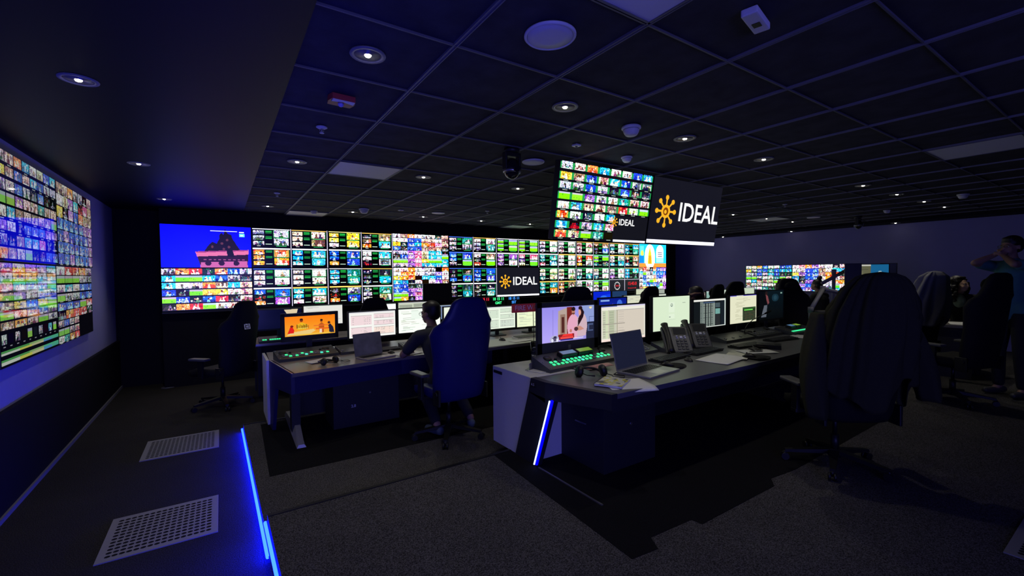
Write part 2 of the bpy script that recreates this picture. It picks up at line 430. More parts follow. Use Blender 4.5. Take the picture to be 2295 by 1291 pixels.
struct('trim_8', MB().b2(XL-.1, 0.3175, Y0, YB, CZ-.012, CZ+.08), SOFF)
struct('trim_9', MB().b2(11.45, XR+.1, Y0, YB, 2.66, CZ+.08), mat('black_soffit_paint', (0.012, 0.012, 0.016), 0.8, spec=0.2, noise=0.05))
struct('trim_10', MB().b2(-0.74, 10.95, 8.36, YB, 2.475, CZ+.002), BLACKM)
g = MB(); g2 = MB()
for k in range(0, 18):
    x = 0.925+0.6075*k
    for s in (-1, 1): g.b2(x+s*.0085-.0025, x+s*.0085+.0025, Y0, 8.36, CZ-.006, CZ+.008)
    g.b2(x-.006, x+.006, Y0, 8.36, CZ-.001, CZ+.008)
for j in range(-8, 12):
    y = 1.855+0.5925*j
    if y < 8.36: g2.b2(0.3175, 11.45, y-.004, y+.004, CZ-.004, CZ+.008)
struct('trim_11', g, mat('ceiling_main_runner', (0.17, 0.17, 0.19), 0.5, noise=0.1))
struct('trim_15', g2, TBAR)
struct('trim_12', MB().b2(0.3175, 0.3300, Y0, 8.36, CZ-.012, CZ+.01), SOFF)

# perforated floor vents
PERF = mat('pale_perforated_metal', (0.27, 0.265, 0.25), 0.5, noise=0.05)
HOLE = mat('vent_hole_black', (0.004, 0.004, 0.004), 0.9)
def floor_vent(x0, y0, z, label, nx=16, ny=12, sx=0.6, sy=0.58):
    t = thing('floor_vent', label, 'floor vent', (x0+sx/2, y0+sy/2, z), group='perforated floor vent tiles')
    # plate really pierced: a grid of cells each with an octagonal hole
    mb = MB(); m = 0.035; cw, chh = (sx-2*m)/nx, (sy-2*m)/ny; h = 0.006
    X = [-sx/2, -sx/2+m, sx/2-m, sx/2]; Y = [-sy/2, -sy/2+m, sy/2-m, sy/2]
    mb.b2(X[0], X[1], Y[0], Y[3], 0, h).b2(X[2], X[3], Y[0], Y[3], 0, h).b2(X[1], X[2], Y[0], Y[1], 0, h).b2(X[1], X[2], Y[2], Y[3], 0, h)
    for i in range(nx):
        for j in range(ny):
            cx, cy = X[1]+(i+.5)*cw, Y[1]+(j+.5)*chh; r = min(cw, chh)*.40
            sq = []; oc = []
            for k in range(8):
                a = math.pi/4*k; ca, sa = math.cos(a), math.sin(a); q = max(abs(ca), abs(sa))
                sq.append((cx+ca/q*cw/2, cy+sa/q*chh/2, h)); oc.append((cx+ca*r*1.15, cy+sa*r, h))
            mb.add(sq+oc, [(k, (k+1) % 8, 8+(k+1) % 8, 8+k) for k in range(8)])
    mb.build('perforated_plate', PERF, t)
    MB().b2(X[1]-.001, X[2]+.001, Y[1]-.001, Y[2]+.001, 0.0005, 0.002).build('plenum_liner', HOLE, t)
    return t
floor_vent(-0.654, 3.42, 0.0, 'pale perforated floor vent nearest the camera, left of the blue strip light')
floor_vent(-0.654, 5.14, 0.0, 'pale perforated floor vent farther off, in front of the empty chair with a square badge')
floor_vent(3.42, -0.10, 0.163, 'perforated floor vent just showing in the bottom right corner')

# blue strip lights on the platform edge
BLUE = mat('blue_led_strip', (0.0, 0.0, 0.02), 0.4, emit=(0.0, 0.0002, 1.0), estr=STRIP_E*.5)
CORE = mat('pale_blue_led_core', (0.0, 0.0, 0.02), 0.4, emit=(0.0011, 0.0052, 1.0), estr=STRIP_E)
def strip(name, label, pts, w=0.010, core=True, e=1.0):
    t = thing(name, label, 'strip light', pts[0], group=None)
    o = Vector(pts[0]); q = [Vector(p)-o for p in pts]
    MB().tube(q, w, 8).build('light_tube', CORE if core else BLUE, t)
    d = (q[-1]-q[0]).normalized(); 
    MB().tube([q[0]+Vector((w*1.2, 0, 0)), q[-1]+Vector((w*1.2, 0, 0))], w*.9, 6).build('channel', BLUE if core else BLACK, t)
    return t
strip('led_strip', 'long blue strip light along the lower platform step, farther of the two', [(L_edge(5.49)-.012, 5.49, .034), (L_edge(2.88)-.012, 2.88, .034)])
strip('led_strip', 'blue strip light along the upper platform step, nearest the camera', [(L_edge(3.20)+.0, 3.13, .118), (L_edge(-1.0)+.0, -1.0, .118)])

# pipe stand
t = thing('pipe_stand', 'grey upright pipe standing below the left end of the video wall', 'pipe', (-0.70, 8.42, 0))
MB().cyl((0, 0, 0), (0, 0, 1.14), 0.026, n=16).build('pole', mat('pale_grey_pipe', (.42, .42, .44), .4), t)
MB().lathe([(0.001, 0), (0.09, 0), (0.09, .008), (0.03, .014), (0.001, .014)], n=24).build('foot_plate', GREY, t)

# ------------------------------------------------------------------ video wall
WSCR = display_mat(SCREEN_E, 0.25, 'video_wall')
def wall_panel(label, cv, loc, rotz=0.0, w=1.166, h=0.656, tiltx=0.0, m=None, group='video wall panels', name='video_wall_panel', depth=0.07):
    t = thing(name, label, 'screen', loc, rotz, group)
    t.rotation_euler = (tiltx, 0, rotz)
    MB().box((0, depth/2+.001, 0), (w-.001, depth, h-.001), b=0.004).build('housing', BLACK, t)
    if cv is not None: screen_part(cv, w-.012, h-.012, m or WSCR, t, y=-0.0015)
    return t
def rnd_grid(nc, nr, pool, seed):
    R = random.Random(seed); return [''.join(R.choice(pool) for _ in range(nc)) for _ in range(nr)]
RW, RH = 112, 63
cvs = {}
# first column: blue sky with a statue on a pedestal / grid of feeds
cv = Cv(160, 90, (.0, .02, .93)); cv.vgrad(0, 0, 1, 1, (.0, .0, .96), (.0, .04, .90))
cv.poly([(.36, .62), (.97, .56), (.965, .68), (.38, .74)], (.70, .35, .50)); cv.poly([(.365, .62), (.965, .56), (.964, .59), (.37, .65)], (.50, .18, .38))
cv.poly([(.38, .74), (.965, .68), (.955, 1), (.42, 1)], (.12, .03, .10)); cv.poly([(.42, .88), (.95, .84), (.955, 1), (.41, 1)], (.62, .30, .50))
for q in (.50, .65, .82): cv.ell(q, .90, .035, .06, (.12, .03, .10))
for q in range(9): cv.rect(.45+q*.055, .80, .48+q*.055, .82, (.5, .22, .4))
cv.poly([(.46, .61), (.50, .48), (.55, .38), (.60, .42), (.63, .30), (.635, .20), (.66, .16), (.68, .20), (.69, .12), (.70, .05), (.71, .12), (.735, .18), (.77, .20), (.78, .28), (.82, .42), (.87, .57)], (.05, .02, .06))
for q in ((.55, .5), (.66, .42), (.72, .33), (.74, .5), (.68, .55)): cv.ell(q[0], q[1], .015, .03, (.30, .15, .20))
cv.poly([(.71, .58), (.78, .57), (.80, .74), (.72, .74)], (.04, .02, .05))
cv.rect(.53, .11, .84, .125, (.95, .97, 1)); cv.rect(.86, .125, .92, .14, (.9, .95, 1)); cv.rect(.86, .165, .925, .25, (.35, .75, 1)); cv.rect(.875, .20, .905, .22, (.9, 1, 1))
cvs[0, 0] = (cv, 'wall screen top left of the video wall, deep blue with a dark statue on a pink pedestal')
cv = Cv(168, 96); grid(cv, ['morkobm', 'cggcbmk', 'cwmoncs', 'bkgyyws', 'gbkbrks', 'korgwso'], 11, gap=.04, vgap=.12)
cvs[0, 1] = (cv, 'wall screen bottom left of the video wall, mosaic of small colourful feeds under the statue picture')
Q = {
 (1, 0): (('w', 'mmm', 'mm'), ('o', 'sss', 'sn'), ('w', 'ooo', 'oo'), ('w', 'ccc', 'cc')),
 (1, 1): (('b', 'www', 'ww'), ('w', 'www', 'we'), ('w', 'bdo', 'bp'), ('o', 'ccw', 'cs')),
 (2, 0): (('y', 'yyw', 'yy'), ('o', 'kno', 'nc'), ('w', 'bbo', 'bb'), ('w', 'wwd', 'cm')),
 (2, 1): (('w', 'ccc', 'tt'), ('o', 'kkk', 'kc'), ('o', 'kdo', 'mb'), ('w', 'kmm', 'te')),
 (4, 0): (('b', 'mmm', 'tm'), ('o', 'wmm', 'wt'), ('b', 'bbm', 'bg'), ('w', 'mkr', 'ng')),
 (4, 1): (('b', 'kkb', 'kb'), ('b', 'bbb', 'bb'), ('w', 'kkk', 'kt'), ('w', 'kkk', 'kt')),
 (5, 0): (('w', 'ggg', 'gg'), ('w', 'ggg', 'gg'), ('w', 'ppp', 'pw'), ('w', 'vpe', 'vg')),
 (6, 0): (('o', 'wmm', 'ww'), ('w', 'wms', 'ww'), ('w', 'ttv', 'tt'), ('o', 'www', 'ww')),
 (6, 1): (('g', 'ewt', 'ee'), ('g', 'eew', 'we'), ('o', 'ttt', 'to'), ('o', 'non', 'nv')),
 (7, 0): (('o', 'sss', 'se'), ('o', 'nkk', 'nb'), ('w', 'oro', 'rw'), ('g', 'ggt', 'gk')),
 (7, 1): (('g', 'wmt', 'wt'), ('g', 'ewt', 'ww'), ('w', 'wmw', 'ww'), ('g', 'gww', 'gw')),
 (8, 0): (('o', 'wtw', 'ww'), ('o', 'tct', 'ct'), ('o', 'wwc', 'wc'), ('o', 'ndc', 'nn')),
}
desc = {(1, 0): 'second column, top: black and white faces beside orange cartoon feeds', (1, 1): 'second column, bottom: white studio feeds above deep blue newsroom',
 (2, 0): 'third column, top: yellow titles above blue crowd feeds', (2, 1): 'third column, bottom: teal feeds beside a dark feed with a blue globe',
 (4, 0): 'fifth column, top: blue headed feeds above a green feed with yellow blob', (4, 1): 'fifth column, bottom: royal blue feeds above dark figures',
 (5, 0): 'sixth column, top: bright green pitch feeds above lilac ones', (6, 0): 'seventh column, top: pale portraits above teal feeds, partly behind the hanging screens',
 (6, 1): 'seventh column, bottom: cream feeds above teal and amber ones', (7, 0): 'eighth column, top: skin toned and red feeds under the hanging mosaic screen',
 (7, 1): 'eighth column, bottom: white sheets with green headers', (8, 0): 'ninth column, top: cyan and cream feeds below the hanging logo screens'}
for k, b in Q.items():
    cv = Cv(RW, RH); quad(cv, b, 31*k[0]+k[1]); cvs[k] = (cv, 'video wall screen, '+desc[k])
cv = Cv(128, 72); grid(cv, ['mnowmmks', 'wwbbsswn', 'ykbcorvs', 'bkbbnnnk', 'mmpvecck', 'kbpveccg', 'ggpvyggc', 'mmpvcccc'], 5, gap=.05, vgap=.06); cvs[3, 0] = (cv, 'video wall screen, fourth column, top: dense mosaic with cyan and green lower right')
cv = Cv(128, 72); grid(cv, ['wsowmmxo', 'woowmmpw', 'yooxccbw', 'cckwxwpn', 'bbkkmmbm', 'bbppmmmb', 'ggpvwmmb', 'gokpccmb'], 6, gap=.05, vgap=.06); cvs[3, 1] = (cv, 'video wall screen, fourth column, bottom: dense mosaic partly hidden by the dark monitor')
cv = Cv(64, 36, (.055, .055, .085)); cv.rect(0, .955, 1, 1, (.97, .97, 1)); cvs[5, 1] = (cv, 'video wall screen, sixth column, bottom: dark with orange emblem and IDEAL lettering')
cv = Cv(RW, RH); quad(cv, (('g', 'wmp', 'ww'), ('y', 'ccc', 'ck'), ('k', 'xxx', 'xx'), ('k', 'xxx', 'xx')), 77)
cv.rect(0, .5, 1, 1, (.05, .05, .07)); cv.rect(.485, .5, .5, 1, (.6, .58, .65)); cv.rect(0, .49, 1, .505, (.7, .68, .75))
cvs[8, 1] = (cv, 'video wall screen, ninth column, bottom: feeds above a round clock and red digits')
cv = Cv(128, 72, (.10, .68, .85)); cv.rect(0, .84, 1, 1, (.93, .50, .18)); cv.ell(.38, .55, .19, .55, (.96, .92, .86)); cv.rect(.19, .5, .57, .84, (.96, .90, .80))
cv.poly([(.30, .86), (.33, .4), (.38, .12), (.43, .4), (.46, .86)], (.93, .70, .12)); cv.rect(.34, .5, .42, .86, (.80, .52, .08)); cv.ell(.76, .32, .14, .30, (.95, .95, .96)); cv.rect(.62, .3, .90, .62, (.95, .95, .96)); cv.rect(.62, .58, .90, .80, (.55, .80, .90))
for q in (.34, .42, .50): cv.rect(.68, q, .84, q+.035, (.35, .36, .45))
cv.rect(.02, .08, .16, .8, (.35, .75, .72)); cv.ell(.10, .40, .05, .12, (.9, .85, .3)); cv.rect(0, .5, .16, .84, (.05, .45, .75))
cvs[9, 0] = (cv, 'video wall screen, tenth column, top: cyan and orange title card with a golden figure in a white arch')
cv = Cv(120, 64); grid(cv, ['nrskobpp', 'cgwmcbcb', 'mbwwsbbp', 'mbmgywmw', 'scbcbbgp', 'nyonrtwp'], 9, gap=.05, vgap=.06); cvs[9, 1] = (cv, 'video wall screen, tenth column, bottom: small bluish mosaic at the right end')
WX0, WZ = -0.735, (2.139, 1.483)
for (i, j), (cv, lab) in sorted(cvs.items()):
    x = WX0+1.1662*(i+.5); z = WZ[j]+0.0025*i
    t = wall_panel(lab, cv, (x, 8.3, z))
    if (i, j) == (5, 1): ideal_logo(t, 0.0, -0.004, 0.01, 1.02)
    if (i, j) == (8, 1):
        RED = mat('red_led_digits', (.02, 0, 0), .5, emit=(1, .02, .03), estr=1.2)
        F = Matrix.Rotation(math.pi/2, 4, 'X')
        text_mb('15:45:0', .125, 0, .004, Matrix.Translation((.285, -.004, -.12)) @ F).build('clock_digits', RED, t, label='red digits 15:45:0')
        text_mb('Monday, June 16, 2025', .036, 0, .004, Matrix.Translation((.285, -.004, -.24)) @ F).build('date_line', RED, t)
        mb = MB()
        for k in range(60):
            a = 2*math.pi*k/60; r0 = .098 if k % 5 else .080; r1 = .108
            d = Vector((math.cos(a), 0, math.sin(a))); w_ = Vector((-d.z, 0, d.x))*(.003 if k % 5 else .009); c = Vector((-.30, -.004, -.17))
            mb.add([c+d*r0+w_, c+d*r0-w_, c+d*r1-w_, c+d*r1+w_], [(0, 1, 2, 3)])
        mb.build('clock_face', LETTER, t, label='ring of white ticks')
        text_mb('15:45', .06, 0, .01, Matrix.Translation((-.30, -.004, -.17)) @ F).build('clock_centre', RED, t)
struct('trim_13', MB().b2(-0.74, 10.95, 8.37, 8.42, 0.0, 2.5), BLACKM)
struct('trim_14', MB().b2(-0.735, 10.93, 8.30, 8.38, 1.125, 1.150), DARKGREY)

# world clocks under the wall
for x, txt, zone, c, nm in ((4.70, '18 45 11', 'IST', (1, .02, .06), 'red'), (5.08, '18 15 11', 'GMT', (.05, .95, .25), 'green'), (5.49, '18 15 11', 'SST', (.05, .30, 1), 'blue')):
    t = thing('digital_clock', nm+' lit digital clock reading '+txt+' over '+zone+' below the video wall', 'clock', (x, 8.22, 1.083), group='world clocks under the video wall')
    MB().box((0, .03, 0), (.36, .05, .19), b=.006).build('housing', BLACK, t)
    dm = mat('digits_'+nm, (.01, .01, .01), .5, emit=c, estr=1.6); F = Matrix.Rotation(math.pi/2, 4, 'X')
    text_mb(txt, .085, 0, .018, Matrix.Translation((0, .003, .045)) @ F).build('digits', dm, t)
    text_mb(zone, .08, 0, .018, Matrix.Translation((.0, .003, -.042)) @ F).build('zone_letters', dm, t)

# hanging screens
HS = display_mat(1.9, 0.2, 'hanging')
tl = -0.165
cv = Cv(176, 99, (.02, .03, .03)); grid(cv, ['msocwwbc', 'ynbscbmm', 'mmbmkbkk', 'ggpwwtss', 'wcnsnreg', 'owkwc   ', 'cdmcv   ', 'osgtx   '], 21, green=True, gap=.08, vgap=.24)
for q in range(1): cv.rect(.60, .625, 1, 1, (.05, .05, .07)); cv.rect(.615, .965, 1, 1, (.9, .9, .95))
HXA, HXB, HY, HZ = 3.105, 4.352, 3.025, 2.318
t = wall_panel('hanging screen with a tilted mosaic of green framed feeds and a small IDEAL corner', cv, (HXA, HY+.01, HZ-.003), 0, 1.235, .695, -tl, HS, 'pair of screens hung from the ceiling', 'hanging_screen')
ideal_logo(t, .245, -.004, -.15, .34)
cv = Cv(64, 36, (.055, .055, .085)); cv.rect(0, .935, 1, 1, (.93, .92, 1.0))
t = wall_panel('right hanging screen, dark with a large orange emblem and IDEAL lettering', cv, (HXB, HY+.01, HZ+.003), 0, 1.235, .695, -tl, HS, 'pair of screens hung from the ceiling', 'hanging_screen')
ideal_logo(t, .035, -.004, .0, 1.12)
t = thing('screen_mount', 'black ceiling bracket holding the pair of hanging screens', 'bracket', (3.73, 3.22, 2.715))
for q in (-.5, .5): MB().cyl((q, 0, 0), (q, 0, -.5), .025).build('pole', BLACK, t)
MB().box((0, 0, -.38), (2.2, .03, .06)).box((0, 0, -.58), (2.2, .03, .06)).cyl((-.5, 0, 0), (-.5, 0, -.02), .06).cyl((.5, 0, 0), (.5, 0, -.02), .06).build('rail', BLACK, t)

# left wall screens, facing +x
LS = display_mat(0.75, 0.04, 'left_wall')
def left_panel(label, cv, y0, y1, z0, z1):
    cv.a = np.where(cv.a.sum(2, keepdims=True) < .35, cv.a, cv.a*.62+.22)
    return wall_panel(label, cv, (-1.286, (y0+y1)/2, (z0+z1)/2), math.pi/2, y1-y0, z1-z0, 0, LS, 'screens on the left wall')
cv = Cv(160, 90, (.03, .03, .04)); grid(cv, ['msocwebc', 'ynbscbmm', 'mmbmkbkk', 'ggpsstss', 'wcnsnsng', 'pwkbbbpp', 'mknccvkk', 'onegkkbb'], 22, gap=.12, vgap=.18)
left_panel('left wall screen, upper near one: rows of framed feeds with two green ones', cv, 4.53, 5.885, 1.79, 2.60)
cv = Cv(128, 84, (.03, .03, .04)); grid(cv, ['nsommks', 'wepcdvn', 'ykpbonn', 'bbbbbpp', 'bpbbbbp', 'bbbbbbp', 'bbpbbbp'], 23, gap=.08, vgap=.10)  # lower rows carry the blue screen's reflection as painted picture colour
left_panel('left wall screen, upper far one: feeds with blue reflection painted into its lower half', cv, 5.89, 7.245, 1.79, 2.60)
cv = Cv(160, 96, (.02, .02, .03)); grid(cv, ['pyppt', 'moomo', 'vcbpg', 'npwwm', 'nybyg', 'gmbbm', 'nosgm'], 24, box=(0, 0, 1, .66), gap=.06, vgap=.10)
R = random.Random(8)
for i in range(10): thumb(cv, .01+i*.098, .69, .08+i*.098, .78, 'mxmxgxmxcg'[i], R); cv.rect(.03+i*.098, .80, .06+i*.098, .815, (.5, .5, .55))
for y in (.84, .925):
    cv.rect(0, y, .42, y+.025, (.10, .55, .12)); cv.rect(.42, y, .68, y+.025, (.45, .68, .30)); cv.rect(.68, y, 1, y+.025, (.10, .70, .45))
    cv.rect(0, y+.028, .26, y+.05, (.8, .85, .78)); cv.rect(.26, y+.028, .46, y+.05, (.80, .82, .15)); cv.rect(.46, y+.028, .68, y+.05, (.75, .75, .50)); cv.rect(.68, y+.028, .85, y+.05, (.12, .50, .80)); cv.rect(.85, y+.028, 1, y+.05, (.10, .65, .50))
left_panel('left wall screen, lower near one: feeds above two green and yellow timeline bars', cv, 4.50, 5.80, 1.03, 1.785)
cv = Cv(128, 84, (.02, .02, .03)); grid(cv, ['wrrom', 'gggmm', 'wcwbb', 'gmmbb', 'bbbgr', 'korrk'], 25, box=(0, 0, 1, .70), gap=.05, vgap=.12)
grid(cv, ['mbms', 'ggms', 'wtor'], 26, box=(0, .70, .55, 1), gap=.08, vgap=.10)
left_panel('left wall screen, lower far one: colourful feeds with a black corner', cv, 5.805, 7.15, 1.03, 1.785)

# right wall screens, facing -x
RS = display_mat(1.7, 0.25, 'right_wall')
cv = Cv(112, 63, (.03, .05, .04)); grid(cv, ['wsobwwbb', 'ymbbtbcc', 'mmbmcbkk', 'ggmwwtgs', 'wcnseggg', 'nwswwseg', 'wmwtkkmm'], 41, green=True, vgap=.2)
wall_panel('right wall screen, left of the pair: rows of green framed feeds', cv, (12.0, 5.94, 1.505), -math.pi/2, 1.17, .66, 0, RS, 'pair of screens on the far right wall')
cv = Cv(112, 63); grid(cv, ['wvopwwks', 'wwbbnwcc', 'ypbbnork', 'ckbbwown', 'mkppwmoo', 'bpbbwmgw', 'bbpbmccg'], 42, gap=.05, vgap=.06)
wall_panel('right wall screen, right of the pair: dense blue and orange mosaic', cv, (12.0, 4.765, 1.505), -math.pi/2, 1.17, .66, 0, RS, 'pair of screens on the far right wall')
# ------------------------------------------------------------------ things on the ceiling
HOT = mat('lamp_warm_white', (.8, .8, .7), .4, emit=(1.0, .93, .72), estr=30)
TRIMW = mat('downlight_trim', (.20, .20, .20), .5, noise=.05)
REFL = mat('downlight_reflector', (.35, .34, .30), .3, metal=.6)
def make_downlight(label, loc, seg=24):
    t = thing('downlight', label, 'downlight', loc, group='round ceiling downlights')
    MB().lathe([(.060, .004), (.066, -.006), (.082, -.004), (.084, .0), (.082, .004)], n=seg).build('trim_ring', TRIMW, t)
    MB().lathe([(.060, -.002), (.050, .016), (.026, .028), (.0255, .030), (.062, .004)], n=seg).build('reflector', REFL, t)
    MB().lathe([(.001, -.010), (.012, -.008), (.019, .002), (.019, .012), (.001, .012)], n=16).build('bulb', HOT, t)
    return t
DLS = []
rows = {2.155: 'row nearest the camera', 4.48: 'middle row', 7.50: 'row nearest the video wall'}
xs = [.613, 1.84, 3.065, 4.26, 5.43, 6.62, 7.80, 8.98, 10.04]
skip = {(4, 2.155)}
ordn = ['first', 'second', 'third', 'fourth', 'fifth', 'sixth', 'seventh', 'eighth', 'ninth']
first = None
def place_dl(label, loc):
    global first
    if first is None: first = make_downlight(label, loc)
    else: dup(first, label, loc)
    DLS.append(loc)
for y, rn in rows.items():
    for i, x in enumerate(xs):
        if (i, y) in skip: continue
        place_dl('recessed downlight, %s from the left in the tiled ceiling %s' % (ordn[i], rn), (x, y, CZ))
for i, y in enumerate((3.20, 5.245, 7.41, ) ):
    place_dl('recessed downlight, %s from the camera in the smooth left ceiling' % ordn[i], (-.595, y, CZ-.012))
for i, y in enumerate((3.26, 5.27, 7.04)):
    place_dl('recessed downlight, %s from the camera in the black soffit by the right wall' % ordn[i], (11.75, y, 2.66))
for i, (x, y, z) in enumerate(DLS):
    if z < 2.68: continue
    ld = bpy.data.lights.new('downlight_lamp', 'SPOT'); ld.energy = LAMP_W; ld.spot_size = math.radians(95); ld.spot_blend = .8; ld.color = (1, .94, .80); ld.shadow_soft_size = .03
    lo = bpy.data.objects.new('downlight_lamp', ld); lo.location = (x, y, z-.02); COL.objects.link(lo)

def speaker(label, x, y, r=.115):
    t = thing('ceiling_speaker', label, 'speaker', (x, y, CZ), group='round white ceiling speakers')
    MB().lathe([(r*.9, .002), (r, .0), (r, -.006), (r*.95, -.012), (r*.9, -.010), (r*.88, .002)], n=48).build('rim', WHITE, t)
    MB().lathe([(.001, -.011), (r*.5, -.0105), (r*.88, -.009), (r*.88, -.003), (.001, -.003)], n=48).build('grille', WHITE, t)
speaker('large round ceiling speaker nearest the camera, top centre', 1.24, 1.55)
speaker('round ceiling speaker left of the hanging screens', 2.464, 3.344, .105)
speaker('round ceiling speaker near the video wall', 3.09, 6.9, .11)
speaker('round ceiling speaker far off, right of the hanging screens', 9.6, 3.91, .11)

def smoke(label, x, y, s=1.0):
    t = thing('smoke_detector', label, 'smoke detector', (x, y, CZ), group='dome smoke detectors')
    MB().lathe([(.058*s, .0), (.060*s, -.012*s), (.056*s, -.016*s), (.001, -.016*s)], n=32).build('base', WHITE, t)
    MB().lathe([(.050*s, -.016*s), (.050*s, -.024*s), (.044*s, -.040*s), (.036*s, -.052*s), (.030*s, -.056*s), (.001, -.058*s)], n=32).build('dome', WHITE, t)
    MB().lathe([(.0515*s, -.020*s), (.0515*s, -.022*s), (.049*s, -.022*s), (.049*s, -.020*s)], n=32).build('vent_slot', GREY, t)
smoke('white dome smoke detector above the hanging screens, nearer and larger one', 2.49, 2.19, 1.15)
smoke('small white smoke detector just above the hanging screens', 3.09, 2.77, .85)
smoke('dome smoke detector near the video wall', 1.9, 7.05, 1.3)
smoke('small smoke detector beside the far light panel', 1.28, 7.68, .9)
smoke('smoke detector on the far right ceiling, beside the row of downlights', 8.6, 1.66, 1.1)
smoke('small smoke detector on the far right ceiling near the ceiling camera', 9.66, 2.8, .9)

def sprinkler(label, x, y):
    t = thing('sprinkler_head', label, 'sprinkler', (x, y, CZ), group='ceiling sprinkler heads')
    MB().lathe([(.036, .002), (.038, -.003), (.026, -.010), (.012, -.012), (.001, -.012)], n=24).build('escutcheon', WHITE, t)
    MB().cyl((0, 0, -.01), (0, 0, -.040), .005, n=8).tube([(-.010, 0, -.012), (-.014, 0, -.026), (0, 0, -.040)], .002, 6).tube([(.010, 0, -.012), (.014, 0, -.026), (0, 0, -.040)], .002, 6).build('frame', SILVER, t)
    MB().lathe([(.001, -.040), (.016, -.040), (.016, -.043), (.001, -.043)], n=16).build('deflector', WHITE, t)
sprinkler('pale sprinkler head in the left tile column, nearest the camera', .623, 3.36)
sprinkler('sprinkler head farther along the left tile column', .621, 6.28)
sprinkler('sprinkler head between downlights near the video wall', 3.70, 6.31)
sprinkler('sprinkler head right of the hanging screens', 7.37, 3.4)

t = thing('fire_alarm_sounder', 'square red and white alarm sounder on a ceiling tile at the left', 'alarm', (.623, 2.755, CZ), math.radians(4))
MB().prism([(-.065, -.055), (.065, -.055), (.075, 0), (.065, .055), (-.065, .055), (-.075, 0)], -.030, .002).build('housing', mat('alarm_red', (.45, .05, .05), .4), t)
MB().prism([(-.062, -.05), (.062, -.05), (.062, -.015), (0, -.035), (-.062, -.015)], -.036, -.030).build('cover', WHITE, t)
MB().ball((0, .01, -.032), .018, 8).build('strobe_lens', mat('violet_lens', (.35, .3, .75), .1), t)

def small_plate(label, x, y, s):
    t = thing('ceiling_sensor', label, 'sensor', (x, y, CZ), math.radians(8), group='small square ceiling sensors')
    MB().box((0, 0, -.006), (s, s, .014), b=.003).build('plate', WHITE, t)
    MB().lathe([(s*.2, -.013), (s*.16, -.020), (.001, -.022)], n=16).build('lens', GREY, t)
small_plate('small white square sensor below the larger smoke detector', 2.45, 2.73, .055)
small_plate('tiny pale square sensor near the video wall', 2.44, 6.9, .07)

t = thing('presence_detector', 'white rectangular detector with a dark sensor window, top right of the ceiling', 'detector', (1.868, .981, CZ), math.radians(12))
MB().box((0, 0, -.015), (.18, .062, .030), b=.006).build('housing', WHITE, t)
MB().box((.012, 0, -.0305), (.038, .030, .003)).build('sensor_window', BLACK, t)

def light_panel(label, i, y0):
    x0 = .925+.6075*i
    t = thing('light_panel', label, 'light panel', (x0+.304, y0+.296, CZ), group='flat ceiling light panels')
    MB().box((0, 0, -.002), (.59, .575, .008)).build('diffuser', mat('opal_diffuser', (.78, .79, .80), .6), t)
    f = MB()
    for s in (-1, 1): f.box((s*.292, 0, -.004), (.010, .59, .012)); f.box((0, s*.285, -.004), (.594, .010, .012))
    f.build('frame', GREY, t)
G = lambda j: 1.855+.5925*j
light_panel('unlit square light panel in the tiled ceiling left of centre', 0, G(4))
light_panel('unlit light panel beside the wall end of the tiled ceiling at the left', 0, G(10))
light_panel('unlit light panel near the video wall at mid ceiling', 7, G(10))
light_panel('unlit light panel at the far right of the ceiling', 7, G(-2))
light_panel('unlit light panel cut by the top edge of the photo', 0, G(-2)-.01)
light_panel('unlit light panel seen edge on, right of the hanging screens', 13, G(4))

def ceiling_cam(label, x, y, s=1.0):
    t = thing('ceiling_camera', label, 'camera', (x, y, CZ), 0, group='black ceiling cameras'); t.scale = (s, s, s)
    MB().lathe([(.055, .0), (.058, -.02), (.050, -.035), (.001, -.035)], n=32).build('mount', BLACK, t)
    MB().box((-.058, 0, -.095), (.018, .05, .13), b=.006).box((.058, 0, -.095), (.018, .05, .13), b=.006).box((0, 0, -.045), (.13, .05, .03), b=.006).build('yoke', BLACK, t)
    GL = mat('glossy_black_plastic', (.010, .010, .013), .08, coat=.5)
    MB().ball((0, 0, -.145), .062, 12, (1, 1, 1.25)).build('head', GL, t)
    MB().lathe([(.063, -.15), (.064, -.165), (.062, -.18), (.061, -.165)], n=32).build('ring', SILVER, t)
    MB().cyl((0, -.05, -.15), (0, -.072, -.155), .028, .026, n=20).build('lens', GL, t)
ceiling_cam('black dome camera hanging from the ceiling left of the hanging screens', 2.06, 3.10, 1.15)
ceiling_cam('black dome camera far off on the right side ceiling', 10.2, 3.39, 1.1)
# ------------------------------------------------------------------ monitors
def monitor(label, cv, x0, x1, z0, z1, y, base_z, rotz=0.0, bez=.012, bot=.022, e=MONITOR_E, name='desk_monitor', group='desk monitors', stand=True, chin=None, col=None, tilt=0.0):
    w, h = x1-x0, z1-z0; cx, cz = (x0+x1)/2, (z0+z1)/2
    t = thing(name, label, 'monitor', (cx, y, base_z), rotz, group)
    zc = cz-base_z; m = col or BLACK
    hb = MB().box((0, .022, zc), (w, .030, h), b=.004)
    hb.box((0, .045, zc), (w*.6, .03, h*.6), b=.008)
    hb.build('housing', m, t)
    fr = MB()
    for s in (-1, 1): fr.box((s*(w/2-bez/2), .003, zc), (bez, .010, h))
    fr.box((0, .003, zc+h/2-bez/2), (w, .010, bez)).box((0, .003, zc-h/2+bot/2), (w, .010, bot)); fr.build('bezel', m, t)
    if cv is not None: screen_part(cv, w-2*bez, h-bez-bot, display_mat(e, .25, 'monitor'), t, y=.0045, cz=zc+(bot-bez)/2)
    if chin: MB().box((0, -.0025, zc-h/2+bot*.5), (.03, .002, bot*.4)).build('badge', SILVER, t)
    if stand:
        MB().box((0, .075, zc*.55), (.06, .02, zc*1.1), b=.004).build('stand_neck', DARKGREY, t)
        MB().box((0, .07, .008), (.22, .16, .014), b=.006).build('stand_foot', DARKGREY, t)
    return t

